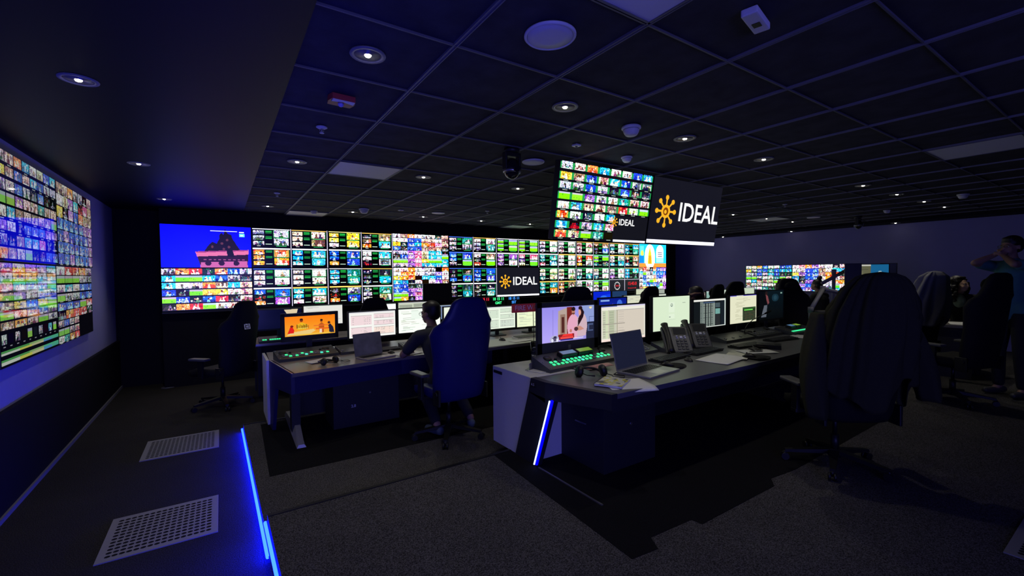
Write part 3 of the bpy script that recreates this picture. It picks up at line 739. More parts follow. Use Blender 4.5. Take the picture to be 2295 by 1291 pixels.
Wp = (.95, .95, .93); Gp = (.86, .93, .80); Pk = (.93, .84, .85)
def cv_tables(seed, page=Wp, tint=Pk):
    c = Cv(128, 72); sheet(c, [(.04, .14, .48, .52, tint, 7, 7), (.04, .60, .48, .94, tint, 6, 6), (.52, .10, .97, .28, tint, 3, 9), (.52, .36, .97, .56, tint, 4, 8), (.52, .62, .97, .92, jit(tint, random.Random(seed), .03), 6, 8)], seed, page)
    return c
def cv_doc(seed, page=(.94, .97, .90), n=26, head=(.8, .85, .8)):
    c = Cv(128, 72, page); R = random.Random(seed); c.rect(0, 0, 1, .03, head)
    for k in range(n):
        y = .08+.86*k/n
        if R.random() < .75:
            x = R.choice((.06, .1, .3, .55)); c.rect(x, y, min(.95, x+R.uniform(.08, .4)), y+.011, jit((.66, .68, .64), R, .06))
    return c

# --- second console (right foreground), monitors
cv = Cv(160, 90, (.62, .58, .90)); cv.vgrad(0, 0, .34, 1, (.60, .56, .93), (.72, .66, .98)); cv.rect(.16, .08, .165, .9, (.5, .45, .75)); cv.rect(.2, .08, .205, .9, (.5, .45, .75))
cv.poly([(.30, .12), (.46, .04), (.46, .86), (.29, .86)], (.72, .64, .60)); cv.rect(.34, .22, .43, .80, (.60, .48, .42)); cv.rect(.36, .3, .41, .76, (.32, .14, .12))
cv.rect(.46, .02, .56, .86, (.48, .14, .12)); cv.rect(.76, 0, 1, .55, (.56, .62, .84)); cv.rect(.84, .5, 1, 1, (.12, .14, .24)); cv.rect(.87, .56, .98, .78, (.30, .36, .52)); cv.rect(.9, .60, .98, .74, (.14, .16, .26)); cv.rect(.90, .34, 1, .36, (.25, .3, .5)); cv.rect(.90, .34, .905, .5, (.25, .3, .5))
cv.ell(.585, .60, .115, .36, (.90, .66, .76)); cv.poly([(.49, .45), (.56, .3), (.64, .34), (.66, .96), (.48, .96)], (.90, .66, .76)); cv.ell(.588, .16, .033, .105, (.74, .50, .42)); cv.ell(.588, .085, .040, .06, (.16, .08, .08)); cv.rect(.56, .20, .615, .23, (.38, .22, .2))
cv.poly([(.66, .36), (.71, .28), (.82, .32), (.86, .62), (.83, .90), (.66, .92)], (.82, .70, .74)); cv.ell(.755, .56, .10, .34, (.82, .70, .74)); cv.ell(.715, .19, .030, .10, (.84, .60, .52)); cv.poly([(.69, .06), (.75, .05), (.80, .2), (.78, .34), (.72, .5), (.67, .62), (.68, .38), (.73, .2)], (.14, .07, .09)); cv.ell(.725, .07, .040, .06, (.14, .07, .09)); cv.ell(.712, .2, .024, .085, (.88, .64, .56))
cv.poly([(.60, .62), (.72, .60), (.80, .70), (.70, .74), (.60, .70)], (.80, .56, .50)); cv.ell(.64, .68, .04, .06, (.30, .18, .2)); cv.ell(.535, .72, .022, .05, (.76, .48, .42))
cv.rect(.30, .80, .60, .95, (.55, .10, .12)); cv.poly([(.36, .87), (.40, .80), (.56, .80), (.58, .87)], (.95, .22, .20)); cv.rect(.34, .88, .58, .93, (.95, .3, .28)); cv.rect(.34, .94, .58, .98, (.16, .16, .5)); cv.rect(.58, .93, .78, .96, (.92, .9, .95))
cv.ell(.23, .92, .085, .11, (.70, .70, .82)); cv.ell(.23, .92, .05, .06, (.35, .33, .45)); cv.ell(.19, .95, .02, .05, (.9, .9, .98)); cv.ell(.28, .95, .02, .05, (.9, .9, .98)); cv.ell(.24, .86, .03, .03, (.2, .18, .3))
cv.rect(.90, .05, .955, .09, (.93, .82, .55)); cv.ell(.93, .08, .02, .03, (.95, .9, .7))
m1 = monitor('thick framed broadcast monitor on the right desk showing a couple in a room', cv, 2.335, 3.065, .915, 1.405, 3.12, .84, bez=.045, bot=.125, name='broadcast_monitor', chin=True, col=DARKGREY)
cv = Cv(128, 72); sheet(cv, [(.03, .12, .98, .92, (.84, .80, .74), 0, 0)], 3, (.93, .92, .86), head=(.85, .82, .92)); cv.rect(0, 0, .35, .03, (.3, .35, .6)); cv.rect(.04, .13, .10, .91, (.78, .80, .70)); cv.rect(.10, .13, .16, .91, (.82, .86, .72)); cv.rect(.17, .13, .29, .91, (.72, .75, .64)); cv.rect(.30, .13, .33, .91, (.78, .80, .72)); cv.rect(.34, .13, .36, .91, (.62, .62, .52))
for q in (.3, .5, .51, .72): cv.rect(.04, q, .52, q+.012, (.66, .63, .58))
for k in range(22): cv.rect(.05, .15+k*.035, .09, .157+k*.035, (.6, .62, .55)); cv.rect(.18, .15+k*.035, .27, .157+k*.035, (.62, .64, .55)); cv.rect(.38, .15+k*.035, .50, .156+k*.035, (.76, .72, .68))
cv.rect(0, .94, 1, 1, (.98, .88, .84))
monitor('monitor with a cream spreadsheet, behind the open silver laptop', cv, 3.08, 3.752, .965, 1.352, 3.10, .84)
cv = Cv(128, 80, (.86, .93, .81)); cv.rect(.42, .18, .58, .48, (.89, .95, .85)); cv.rect(.42, .52, .58, .66, (.89, .95, .85)); cv.ell(.50, .26, .028, .05, (.38, .45, .45)); cv.ell(.50, .26, .014, .03, (.86, .93, .81)); cv.rect(.43, .47, .57, .478, (.74, .80, .72)); cv.rect(.80, .20, .88, .215, (.45, .5, .45)); cv.rect(.43, .60, .47, .62, (.5, .55, .5)); cv.rect(.43, .69, .60, .695, (.8, .86, .78))
monitor('monitor with a nearly blank pale green sign-in page, behind the two desk phones', cv, 3.85, 4.522, 1.015, 1.412, 3.10, .84, bot=.014)
cv = Cv(128, 76, (.07, .09, .10)); cv.rect(0, 0, 1, .06, (.93, .93, .90)); cv.rect(0, .97, 1, 1, (.9, .93, .9)); cv.rect(.965, 0, 1, 1, (.85, .9, .88)); cv.rect(.20, .08, .30, .96, (.45, .50, .48))
for q in (.30, .38, .46, .54, .60): cv.rect(q, .14, q+.055, .96, (.55, .60, .57))
for k in range(24):
    for q in (.21, .30, .38, .46, .54): cv.rect(q, .14+k*.034, q+.05, .155+k*.034, (.33, .37, .36))
cv.rect(.30, .10, .66, .125, (.35, .45, .6)); cv.rect(.67, .14, .82, .32, (.28, .34, .36)); cv.rect(.67, .36, .82, .55, (.45, .65, .62)); cv.rect(.67, .56, .82, .96, (.16, .17, .18)); cv.rect(.84, .08, .96, .96, (.09, .12, .15))
monitor('monitor with a dark mixer-like window of grey columns on the right desk', cv, 4.57, 5.258, .985, 1.354, 3.10, .84)
cv = Cv(128, 76, (.90, .90, .78)); cv.rect(0, 0, .25, .03, (.3, .25, .75)); cv.rect(.25, 0, .5, .03, (.8, .8, .85)); cv.rect(.5, 0, 1, .03, (.28, .22, .72)); R = random.Random(5)
for k in range(22):
    x = R.choice((.2, .24, .5)); cv.rect(x, .10+k*.038, x+R.uniform(.1, .35), .112+k*.038, (.74, .74, .62))
cv.rect(.48, .45, .98, .94, (.13, .20, .12)); cv.rect(.53, .52, .86, .57, (.45, .90, .35)); cv.rect(.50, .47, .96, .50, (.22, .42, .2))
for k in range(8):
    for q in range(9): cv.rect(.50+q*.052, .60+k*.04, .54+q*.052, .615+k*.04, (.30+.2*R.random(), .36, .30))
monitor('monitor with a pale page and a small dark green window in its lower right', cv, 5.325, 5.985, .986, 1.377, 3.10, .84)
cv = Cv(96, 60, (.015, .03, .045)); cv.vgrad(.3, 0, 1, 1, (.03, .10, .13), (.01, .03, .04)); cv.ell(.66, .25, .14, .14, (.10, .22, .28)); cv.ell(.66, .25, .07, .08, (.16, .30, .36)); cv.ell(.30, .10, .05, .10, (.16, .10, .10)); cv.poly([(.28, .12), (.36, .18), (.42, .42), (.36, .48), (.30, .3)], (.55, .30, .32)); cv.poly([(.22, .5), (.34, .5), (.30, .92), (.10, .92)], (.42, .45, .50)); cv.rect(.88, .06, .95, .12, (.6, .75, .7))
monitor('dark monitor at the far end of the right desk showing a figure at night', cv, 6.02, 6.715, .992, 1.413, 3.10, .84, e=.7)

# --- row of monitors behind (left desk and its continuation)
cv = Cv(128, 66, (.98, .55, .08)); cv.vgrad(0, 0, 1, 1, (1, .50, .03), (.96, .68, .20)); cv.poly([(.04, .95), (.08, .82), (.55, .70), (.60, .78), (.5, .92)], (.93, .80, .50)); cv.poly([(.05, .86), (.10, .55), (.14, .5), (.18, .7), (.17, .85)], (.88, .12, .08)); cv.ell(.135, .50, .03, .055, (.5, .1, .05))
cv.ell(.32, .22, .03, .09, (.55, .22, .06)); cv.ell(.32, .17, .032, .05, (.15, .06, .05)); cv.poly([(.22, .45), (.32, .32), (.45, .45), (.40, .7), (.24, .7)], (.93, .72, .12))
for q in range(12): cv.rect(.23+q*.02, .42+.03*(q % 3), .24+q*.02, .62+.03*(q % 2), (.35, .20, .05))
cv.ell(.72, .30, .026, .07, (.6, .28, .12)); cv.ell(.72, .26, .028, .05, (.12, .06, .06)); cv.poly([(.66, .5), (.72, .38), (.78, .5), (.76, .95), (.68, .95)], (.75, .35, .10)); cv.rect(.56, .52, .86, .56, (.93, .42, .15)); cv.rect(.60, .66, .88, .74, (.93, .40, .10)); cv.rect(.68, .72, .73, .95, (.95, .85, .75))
cv.ell(.875, .42, .028, .07, (.25, .10, .12)); cv.poly([(.86, .55), (.90, .48), (.96, .66), (.985, .95), (.88, .95), (.87, .7)], (.12, .12, .22)); cv.rect(.88, .02, .94, .035, (.3, .15, .05)); cv.rect(.20, .93, .9, .97, (.95, .8, .3)); cv.rect(.25, .60, .45, .64, (.95, .85, .4))
monitor('broadcast monitor on the left desk with a bright orange picture', cv, .525, 1.120, .958, 1.262, 5.30, .79, bez=.035, bot=.055, e=1.0, name='broadcast_monitor', rotz=math.radians(6))
monitor('white monitor with pink tinted tables, behind the open dark laptop on the left desk', cv_tables(2), 1.215, 1.80, .915, 1.248, 5.30, .79, e=1.05, rotz=math.radians(4))
cv = cv_doc(9, (.95, .98, .94)); cv.rect(.3, .1, .7, .45, (.90, .94, .90))
monitor('white document monitor in front of the seated man', cv, 1.81, 2.39, .925, 1.255, 5.30, .79, e=1.1)
monitor('white monitor of the left desk mostly behind the man and the blue lit chair', cv_doc(10), 2.42, 2.98, .92, 1.25, 5.30, .79, e=1.0)
monitor('monitor with grey-green tables below the world clocks, right of the blue lit chair', cv_tables(4, (.93, .98, .90), (.84, .90, .82)), 3.01, 3.57, .875, 1.218, 5.30, .79, e=1.0)
monitor('pale yellow document monitor behind the fire warden sign', cv_doc(12, (.94, .98, .82)), 3.585, 4.16, .868, 1.198, 5.30, .79, e=1.0, rotz=math.radians(-3))
cv = Cv(96, 54, (.03, .12, .65)); cv.vgrad(0, 0, 1, 1, (.03, .10, .55), (.04, .22, .80)); cv.poly([(.35, .9), (.45, .5), (.50, .3), (.54, .55), (.50, .9)], (.75, .45, .45)); cv.rect(.06, .08, .38, .16, (.55, .70, .95)); cv.ell(.75, .35, .10, .25, (.25, .45, .9)); cv.poly([(.6, .5), (.7, .3), (.74, .34), (.66, .6)], (.1, .3, .85))
monitor('small blue monitor with an orange shape, seen over the cream spreadsheet monitor', cv, 5.22, 5.92, .92, 1.262, 5.30, .79, bez=.02, e=.9, name='broadcast_monitor')
monitor('cream monitor right of the small blue one, behind a chair back', cv_doc(14, (.92, .93, .82)), 5.95, 6.55, .93, 1.275, 5.42, .79, e=.85)
monitor('pale document monitor left of the blank sign-in monitor, far row', cv_doc(15, (.90, .92, .86)), 6.58, 7.15, .93, 1.275, 5.42, .79, e=.8)
monitor('pinkish monitor top seen between two chair backs in the far row', cv_doc(16, (.95, .86, .84)), 7.92, 8.42, .93, 1.265, 5.42, .79, e=.85)
monitor('pale teal monitor in the far row', cv_tables(17, (.66, .82, .78), (.58, .74, .70)), 8.44, 8.98, .93, 1.285, 5.42, .79, e=.85)
monitor('white monitor in the far row, left of a dark head', cv_doc(18, (.86, .92, .86)), 9.02, 9.62, .93, 1.30, 5.42, .79, e=.8)
monitor('white monitor in the far row, right of a dark head', cv_doc(19, (.86, .92, .80)), 9.65, 10.35, .93, 1.32, 5.42, .79, e=.8)
# --- front row nearest the video wall
cv = Cv(96, 54, (.02, .03, .16)); cv.poly([(.60, .02), (.92, .0), (.86, .45), (.80, .75), (.90, .95), (.55, .95), (.52, .85), (.68, .75), (.72, .45)], (.93, .85, .70))
monitor('dark blue monitor showing a pale leg, between the empty chair and the orange monitor', cv, .40, .99, .90, 1.20, 7.10, .74, e=.9, name='broadcast_monitor', bez=.01)
monitor('white monitor top peeping over the orange monitor', cv_doc(31, (.95, .95, .92)), 1.02, 1.60, .90, 1.225, 7.25, .74, e=.9)
cv = cv_doc(32, (.96, .97, .96)); cv.rect(0, 0, .32, 1, (.62, .80, .92))
monitor('white and light blue monitor behind the round-topped dark chair', cv, 1.90, 2.46, .88, 1.205, 7.25, .74, e=1.1)
monitor('cream monitor in the row nearest the video wall', cv_tables(33, (.88, .92, .82), (.70, .74, .66)), 2.48, 3.02, .88, 1.215, 7.25, .74, e=.8)
monitor('tall dark switched off monitor in front of the video wall', Cv(16, 9, (.008, .008, .012)), 3.035, 3.60, 1.17, 1.515, 7.48, .74, bez=.01)
monitor('bluish monitor below the switched off one, beside the seated man', cv_doc(34, (.55, .65, .85)), 3.06, 3.62, .86, 1.14, 7.20, .74, e=.7)
cv = Cv(64, 36, (.90, .80, .76)); cv.rect(0, .1, 1, .3, (.75, .12, .10)); cv.rect(0, 0, 1, .1, (.95, .9, .88)); cv.rect(.3, .12, .6, .4, (.2, .08, .08))
monitor('monitor with a red and white news picture behind the broadcast monitor', cv, 6.42, 6.95, .93, 1.235, 7.25, .74, e=.85)
cv = Cv(64, 36, (.03, .15, .85)); cv.poly([(0, 1), (.5, .3), (1, .2), (1, 1)], (.05, .25, .95)); cv.ell(.6, .5, .2, .2, (.2, .45, .95))
monitor('bright blue monitor in the row nearest the video wall', cv, 6.98, 7.55, .93, 1.265, 7.25, .74, e=.95)
monitor('dim teal monitor beside the bright blue one', Cv(16, 9, (.16, .30, .50)), 7.58, 8.1, .93, 1.26, 7.25, .74, e=.6)
monitor('cream monitor in the row nearest the video wall, right part', cv_doc(36, (.90, .93, .80)), 8.4, 8.95, .93, 1.29, 7.25, .74, e=.85)
monitor('grey document monitor in the row nearest the video wall, right part', cv_doc(37, (.72, .75, .70)), 8.98, 9.5, .93, 1.26, 7.25, .74, e=.8)

# ------------------------------------------------------------------ desks
def desk(label, poly, z1, z0, thick=.035, top=DESKTOP, body=DESKBODY, group='long control room desks'):
    t = thing('console_desk', label, 'desk', (0, 0, 0), 0, group)
    MB().prism(poly, z1-thick, z1).build('worktop', top, t)
    return t
# right desk
D2 = desk('long dark control desk in the right foreground with a slanted end leg', [(2.035, 2.80), (2.185, 2.09), (3.9, 2.075), (7.1, 2.14), (7.1, 3.34), (2.50, 3.34), (2.50, 2.80)], .84, .16)
def skew(y): return 2.03+max(0, 2.62-y)*.29
fb = MB()
for pts in ([(2.80, .845), (2.62, .845), (2.62, .69), (2.832, .73)], [(2.62, .845), (2.085, .845), (2.085, .735), (2.62, .712)], [(2.832, .73), (2.525, .718), (2.735, .16), (3.03, .16)]):
    n = len(pts); fl = 0 if pts[0] == (2.832, .73) else 1
    vs_ = [((skew(y) if fl else 2.03)-.008, y, z) for y, z in pts]+[((skew(y) if fl else 2.03)+.045, y, z) for y, z in pts]
    fb.add(vs_, [tuple(range(n)), tuple(reversed(range(n, 2*n)))]+[(k, n+k, n+(k+1) % n, (k+1) % n) for k in range(n)])
fb.build('end_frame', DESKBODY, D2)
MB().tube([(2.021, 2.532, .724), (2.018, 2.730, .180)], .013, 8).build('glow_tube', mat('deep_blue_glow', (0, 0, 0), .5, emit=(.0, .0, 1.0), estr=1.2), D2)  # added glowing tube imitates the blue halo around the light strip
MB().prism([(2.19, 2.095), (2.19, 2.14), (7.1, 2.19), (7.1, 2.145), (3.9, 2.08)], .715, .806).build('front_apron', DESKBODY, D2)
MB().b2(2.5, 7.1, 2.98, 3.0, .17, .80).build('modesty_panel', DESKBODY, D2)
lt = MB().tube([(2.008, 2.545, .722), (2.005, 2.742, .178)], .0055, 8).build('light_strip', mat('white_blue_led', (0, 0, 0), .5, emit=(.38, .48, 1.0), estr=4.5), D2)
MB().prism([(2.016, 2.02), (2.028, 2.02), (2.024, 2.70), (2.012, 2.70)], .162, .170).build('floor_rail', mat('rail_metal', (.3, .3, .32), .3, metal=.7), D2)
lab = MB().box((2.0175, 2.765, .800), (.004, .075, .036)); lab.build('number_plate', BLACK, D2)
M = Matrix.Translation((2.014, 2.765, .800)) @ Matrix.Rotation(-math.pi/2, 4, 'Z') @ Matrix.Rotation(math.pi/2, 4, 'X')
text_mb('A.5', .030, .0, .01, M).build('number_letters', WHITE, D2, label='white letters A.5')
def ped(t, x0, x1, y0, y1, z0, z1, nm='pedestal'):
    o = MB().b2(x0, x1, y0, y1, z0, z1, .004).build(nm, DESKBODY, t); return o
p_ = ped(D2, 2.34, 2.92, 2.32, 2.97, .164, .66)
MB().tube([(2.325, 2.50, .50), (2.325, 2.62, .50)], .006, 8).build('handle', SILVER, p_)
MB().cyl((2.62, 2.32, .50), (2.62, 2.305, .50), .012, n=16).build('lock', SILVER, p_)
MB().prism([(2.2, .0), (2.5, .0), (2.26, -.64), (1.96, -.64)], 0, .05, Matrix.Translation((5.2, 0.1, .80)) @ Matrix.Rotation(math.pi/2, 4, 'X') @ Matrix.Rotation(-math.pi/2, 4, 'Y') @ Matrix.Identity(4)).build('leg', GREY, D2)
MB().b2(6.9, 6.96, 2.25, 3.2, .164, .80).build('leg', DESKBODY, D2)

t = thing('white_cabinet', 'white cabinet closing the back of the right desk, tinted violet by the light', 'cabinet', (2.04, 3.1, .16))
MB().b2(-.008, .46, -.29, .30, .0, .682, .004).build('body', WHITE, t)
MB().b2(-.014, -.008, .14, .275, .625, .650).build('number_plate', BLACK, t)

# left desk (row behind)
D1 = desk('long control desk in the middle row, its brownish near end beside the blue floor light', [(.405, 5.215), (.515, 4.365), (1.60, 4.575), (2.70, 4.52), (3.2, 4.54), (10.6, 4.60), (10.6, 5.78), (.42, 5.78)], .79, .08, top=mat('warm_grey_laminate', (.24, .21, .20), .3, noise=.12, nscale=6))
MB().prism([(.520, 4.372), (1.60, 4.582), (2.70, 4.527), (2.70, 4.56), (1.60, 4.615), (.515, 4.41)], .60, .755).build('front_apron', mat('blue_lit_dark_panel', (.012, .012, .11), .45, noise=.05), D1)  # blue glow on the apron is mixed into the panel's base colour
MB().add([(.395, 5.22, .79), (.505, 4.37, .79), (.505, 4.37, .60), (.43, 4.95, .55), (.405, 5.05, .10), (.39, 5.28, .10),
          (.425, 5.22, .79), (.535, 4.37, .79), (.535, 4.37, .60), (.46, 4.95, .55), (.435, 5.05, .10), (.42, 5.28, .10)],
         [(0, 1, 2, 3, 4, 5), (11, 10, 9, 8, 7, 6)]+[(k, 6+k, 6+(k+1) % 6, (k+1) % 6) for k in range(6)]).build('end_frame', mat('blue_lit_dark_panel'), D1)
MB().prism([(.375, 5.20), (.400, 5.20), (.400, 5.75), (.375, 5.75)], .12, .792).build('side_panel', WHITE, D1, label='pale edge panel')
MB().prism([(.398, 5.215), (.508, 4.362), (.520, 4.362), (.412, 5.215)], .788, .793).build('edge_trim', SILVER, D1)
MB().b2(.56, .64, 4.86, 5.0, .10, .755).build('leg', DESKBODY, D1)
MB().add([(.545, 4.42, .083), (.625, 4.42, .083), (.65, 5.6, .083), (.57, 5.6, .083), (.560, 4.43, .11), (.61, 4.43, .11), (.635, 4.85, .17), (.585, 4.85, .17), (.635, 5.6, .12), (.585, 5.6, .12)],
         [(0, 1, 2, 3)[::-1], (4, 5, 6, 7), (7, 6, 8, 9), (0, 1, 5, 4), (1, 2, 8, 6, 5), (2, 3, 9, 8), (3, 0, 4, 7, 9)]).build('foot', mat('satin_steel', (.55, .55, .57), .35, metal=.5), D1, label='pale metal foot')
MB().b2(.7, 10.5, 5.40, 5.42, .10, .755).build('modesty_panel', DESKBODY, D1)
p_ = ped(D1, .93, 1.62, 4.74, 5.16, .085, .70)
F = Matrix.Rotation(math.pi/2, 4, 'X')
text_mb('2.8', .040, .001, .03, Matrix.Translation((1.13, 4.737, .30)) @ F).build('number_letters', PAPER, p_, label='white number 2.8')
MB().cyl((1.30, 4.74, .42), (1.30, 4.728, .42), .010, n=12).build('lock', SILVER, p_)
for x in (3.0, 5.2, 7.5, 9.8): MB().b2(x, x+.06, 4.75, 5.35, .10, .755).build('leg', DESKBODY, D1)
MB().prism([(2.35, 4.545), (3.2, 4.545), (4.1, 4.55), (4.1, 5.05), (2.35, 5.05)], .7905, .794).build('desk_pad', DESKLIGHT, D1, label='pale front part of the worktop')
# front row desk
D0 = desk('long control desk in the row nearest the video wall', [(.36, 6.92), (10.4, 6.92), (10.4, 7.70), (.36, 7.70)], .74, 0, top=mat('warm_grey_laminate'))
MB().b2(.38, 10.3, 7.3, 7.32, .02, .70).build('modesty_panel', DESKBODY, D0)
for x in (.40, 2.9, 5.4, 7.9, 10.2): MB().b2(x, x+.05, 7.0, 7.65, .0, .705).build('leg', DESKBODY, D0)
MB().b2(.36, 10.4, 6.915, 6.922, .715, .742).build('edge_trim', SILVER, D0)

# ------------------------------------------------------------------ control panels on the desks
GRN = mat('lit_green_button', (.02, .1, .05), .4, emit=(.04, .85, .32), estr=1.2)
CYB = mat('lit_cyan_button', (.02, .1, .1), .4, emit=(.08, .85, .60), estr=1.2)
DIM = mat('unlit_button', (.20, .21, .21), .5)
def control_panel(label, x, y, z, w, d, rotz=0.0, lit=1.0, tilt=.24, screens=True, knobs=True, nrow=2, h0=.03, seed=1, buttons=15):
    t = thing('control_panel', label, 'control panel', (x, y, z), rotz, 'sloping control panels on the desks')
    zf = lambda v: h0+tilt*v
    MB().prism([(0, 0), (d, 0), (d, zf(d)), (0, h0)], 0, w, Matrix(((0, 0, 1, 0), (1, 0, 0, 0), (0, 1, 0, 0), (0, 0, 0, 1)))).build('body', mat('panel_grey_green', (.055, .060, .060), .4, noise=.1), t)
    a = math.atan(tilt); T = Matrix.Rotation(a, 4, 'X')
    def at(u, v): return Matrix.Translation((u, v, zf(v)+.001)) @ T
    R = random.Random(seed); g = MB(); c = MB(); o = MB()
    for r in range(nrow):
        for k in range(buttons):
            u = w*.10+k*w*.78/buttons; v = d*(.24+.16*r)
            q = R.random(); nm_, mm_ = (('lit_button', GRN) if q < lit*.72 else (('lit_button', CYB) if q < lit*.85 else ('button', DIM)))
            MB().add([Vector(p) for p in [(-.013, -.012, 0), (.013, -.012, 0), (.013, .012, 0), (-.013, .012, 0), (-.012, -.011, .006), (.012, -.011, .006), (.012, .011, .006), (-.012, .011, .006)]],
                    [(4, 5, 6, 7), (0, 1, 5, 4), (1, 2, 6, 5), (2, 3, 7, 6), (3, 0, 4, 7)], at(u, v) @ Matrix.Scale(min(1.0, w*.78/buttons/.030), 4, (1, 0, 0))).build(nm_, mm_, t)
    if screens:
        for k, col in enumerate(((.35, .52, .68), (.50, .66, .22))):
            b = MB().box((0, 0, .018), (w*.20, d*.30, .036), b=.003)
            for i in range(len(b.v)): b.v[i] = at(w*(.36+.22*k), d*.66) @ b.v[i]
            s_ = b.build('touch_display', BLACK, t)
            q = MB().add([(-w*.088, -d*.12, .0375), (w*.088, -d*.12, .0375), (w*.088, d*.12, .0375), (-w*.088, d*.12, .0375)], [(0, 1, 2, 3)], at(w*(.36+.22*k), d*.66))
            q.build('picture', mat('touch_display_%d' % k, (.01, .01, .01), .3, emit=lin(col), estr=.75), s_)
    if knobs:
        for u in (w*.12, w*.85):
            M = at(u, d*.68); MB().lathe([(.001, .012), (.030, .012), (.038, .004), (.040, 0), (.001, 0)], n=24, M=M).build('speaker_grille', BLACK, t)
            MB().lathe([(.012, 0), (.012, .018), (.010, .020), (.001, .020)], n=16, M=at(u+(.06 if u < w/2 else -.07), d*.52)).build('knob', BLACK, t)
    s = MB()
    for u in (w*.025, w*.975):
        for v in (d*.08, d*.5, d*.92): s.lathe([(.001, .003), (.006, .003), (.006, 0), (.001, 0)], n=8, M=at(u, v))
    s.build('screw', SILVER, t)
    return t
control_panel('sloping control panel with green lit buttons at the near end of the right desk', 2.25, 2.84, .84, .98, .235, math.radians(5), seed=3, tilt=.35)
control_panel('sloping keypad panel right of the green lit one, behind the silver laptop', 3.245, 2.93, .84, .52, .17, math.radians(3), lit=0, screens=False, knobs=False, nrow=3, buttons=9, seed=4, tilt=.35)
control_panel('plain grey sloping panel on the right desk, in front of the sign-in monitor', 3.80, 2.88, .84, .30, .20, 0, lit=0, screens=False, knobs=False, nrow=1, buttons=4, seed=4, tilt=.3)
control_panel('grey sloping panel on the right desk between phones and microphone', 4.86, 2.86, .84, .62, .21, 0, lit=0, screens=False, knobs=False, nrow=1, buttons=3, seed=5, tilt=.22)
control_panel('intercom panel with rows of knobs at the foot of the gooseneck microphone', 5.52, 2.84, .84, .60, .23, 0, lit=0, screens=False, knobs=True, nrow=2, buttons=10, seed=6, tilt=.25)
control_panel('control panel with a green lit row at the far end of the right desk', 6.16, 2.70, .84, .68, .26, 0, lit=1, screens=True, knobs=False, nrow=1, seed=7, tilt=.2)
control_panel('grey sloping control panel under the orange monitor on the left desk', .475, 5.00, .79, .60, .24, math.radians(8), lit=.25, screens=False, knobs=True, nrow=2, seed=8, tilt=.25)
control_panel('small plain panel with screws right of the orange monitor', 1.09, 5.07, .79, .30, .20, math.radians(8), lit=0, screens=False, knobs=False, nrow=1, buttons=1, seed=9, tilt=.25)
control_panel('keypad panel in front of the seated man', 1.78, 5.02, .79, .30, .16, math.radians(4), lit=0, screens=False, knobs=False, nrow=4, buttons=8, seed=10, tilt=.2)
control_panel('control panel with a thin green row beyond the empty chair', .42, 6.96, .74, .56, .16, 0, lit=1, screens=False, knobs=False, nrow=1, seed=11, tilt=.3)

# ------------------------------------------------------------------ desk things
def keyboard(label, x, y, z, rotz=0.0, w=.44, d=.14, col=BLACK, key=DARKGREY):
    t = thing('keyboard', label, 'keyboard', (x, y, z), rotz, 'computer keyboards')
    MB().prism([(-d/2, 0), (d/2, 0), (d/2, .022), (-d/2, .012)], -w/2, w/2, Matrix(((0, 0, 1, 0), (1, 0, 0, 0), (0, 1, 0, 0), (0, 0, 0, 1)))).build('base', col, t)
    k = MB()
    for r in range(5):
        v = -d/2+.02+r*(d-.035)/4.4
        for i in range(16):
            if r == 0 and 3 < i < 9: continue
            k.box((-w/2+.022+i*(w-.044)/15, v, .014+.010*(v+d/2)/d+.004), (.021*w/.44, .019, .007))
        if r == 0: k.box((-w*.08, v, .018), (.15*w/.44, .019, .007))
    k.build('key_field', key, t)
    return t
def mouse(label, x, y, z, rotz=0.0):
    t = thing('mouse', label, 'mouse', (x, y, z), rotz, 'computer mice')
    rings = []
    for i in range(9):
        u = -1+2*i/8; hw = .031*math.sqrt(max(0.02, 1-u*u*.97)); hh = .034*(1-.45*u*u)*math.sqrt(max(.05, 1-u*u*.96))
        rings.append([Vector((hw*math.cos(a)*1.0, u*.055, max(0, hh*math.sin(a))+.001)) for a in [2*math.pi*k/16 for k in range(16)]])
    MB().loft(rings).build('shell', BLACK, t)
    MB().cyl((-.004, .028, .030), (.004, .028, .030), .008, n=12).build('wheel', DARKGREY, t)
    return t
def mouse_mat(label, x, y, z, r=.12, rotz=0.0):
    t = thing('mouse_mat', label, 'mouse mat', (x, y, z), rotz)
    pts = [(r*math.cos(a)*(1+.25*math.cos(a)), r*.85*math.sin(a)) for a in [2*math.pi*k/28 for k in range(28)]]
    MB().prism(pts, 0, .004).build('mat_sheet', BLACKM, t)
    MB().ball((-r*.2, -r*.65, .004), .035, 8, (1.6, .8, .4)).build('wrist_rest', BLACKM, t)
def laptop(label, x, y, z, rotz, w=.36, d=.25, open_=1.85, body=SILVER, lid_pic=None, back=None):
    t = thing('laptop', label, 'laptop', (x, y, z), rotz)
    MB().box((0, 0, .009), (w, d, .016), b=.004).build('base', body, t)
    MB().box((0, -d*.28, .0178), (w*.36, d*.34, .001)).build('touchpad', mat('touchpad_grey', (.6, .6, .58), .35, metal=.3), t)
    kb = MB()
    for r in range(5):
        for i in range(13): kb.box((-w*.42+i*w*.84/12, d*.02+r*d*.085, .0185), (w*.056, d*.066, .002))
    kb.build('key_field', BLACK, t)
    T = Matrix.Translation((0, d/2, .016)) @ Matrix.Rotation(math.pi/2-open_, 4, 'X')
    l = MB().box((0, 0, d/2), (w, .007, d*1.0), b=.003); l.v = [T @ v for v in l.v]; lid = l.build('lid', back or body, t)
    s = MB().add([(-w/2+.008, -.0042, .012), (w/2-.008, -.0042, .012), (w/2-.008, -.0042, d-.008), (-w/2+.008, -.0042, d-.008)], [(0, 1, 2, 3)], T)
    s.build('screen', lid_pic or mat('off_screen_glass', (.02, .02, .026), .2, spec=.6), lid)
    return t
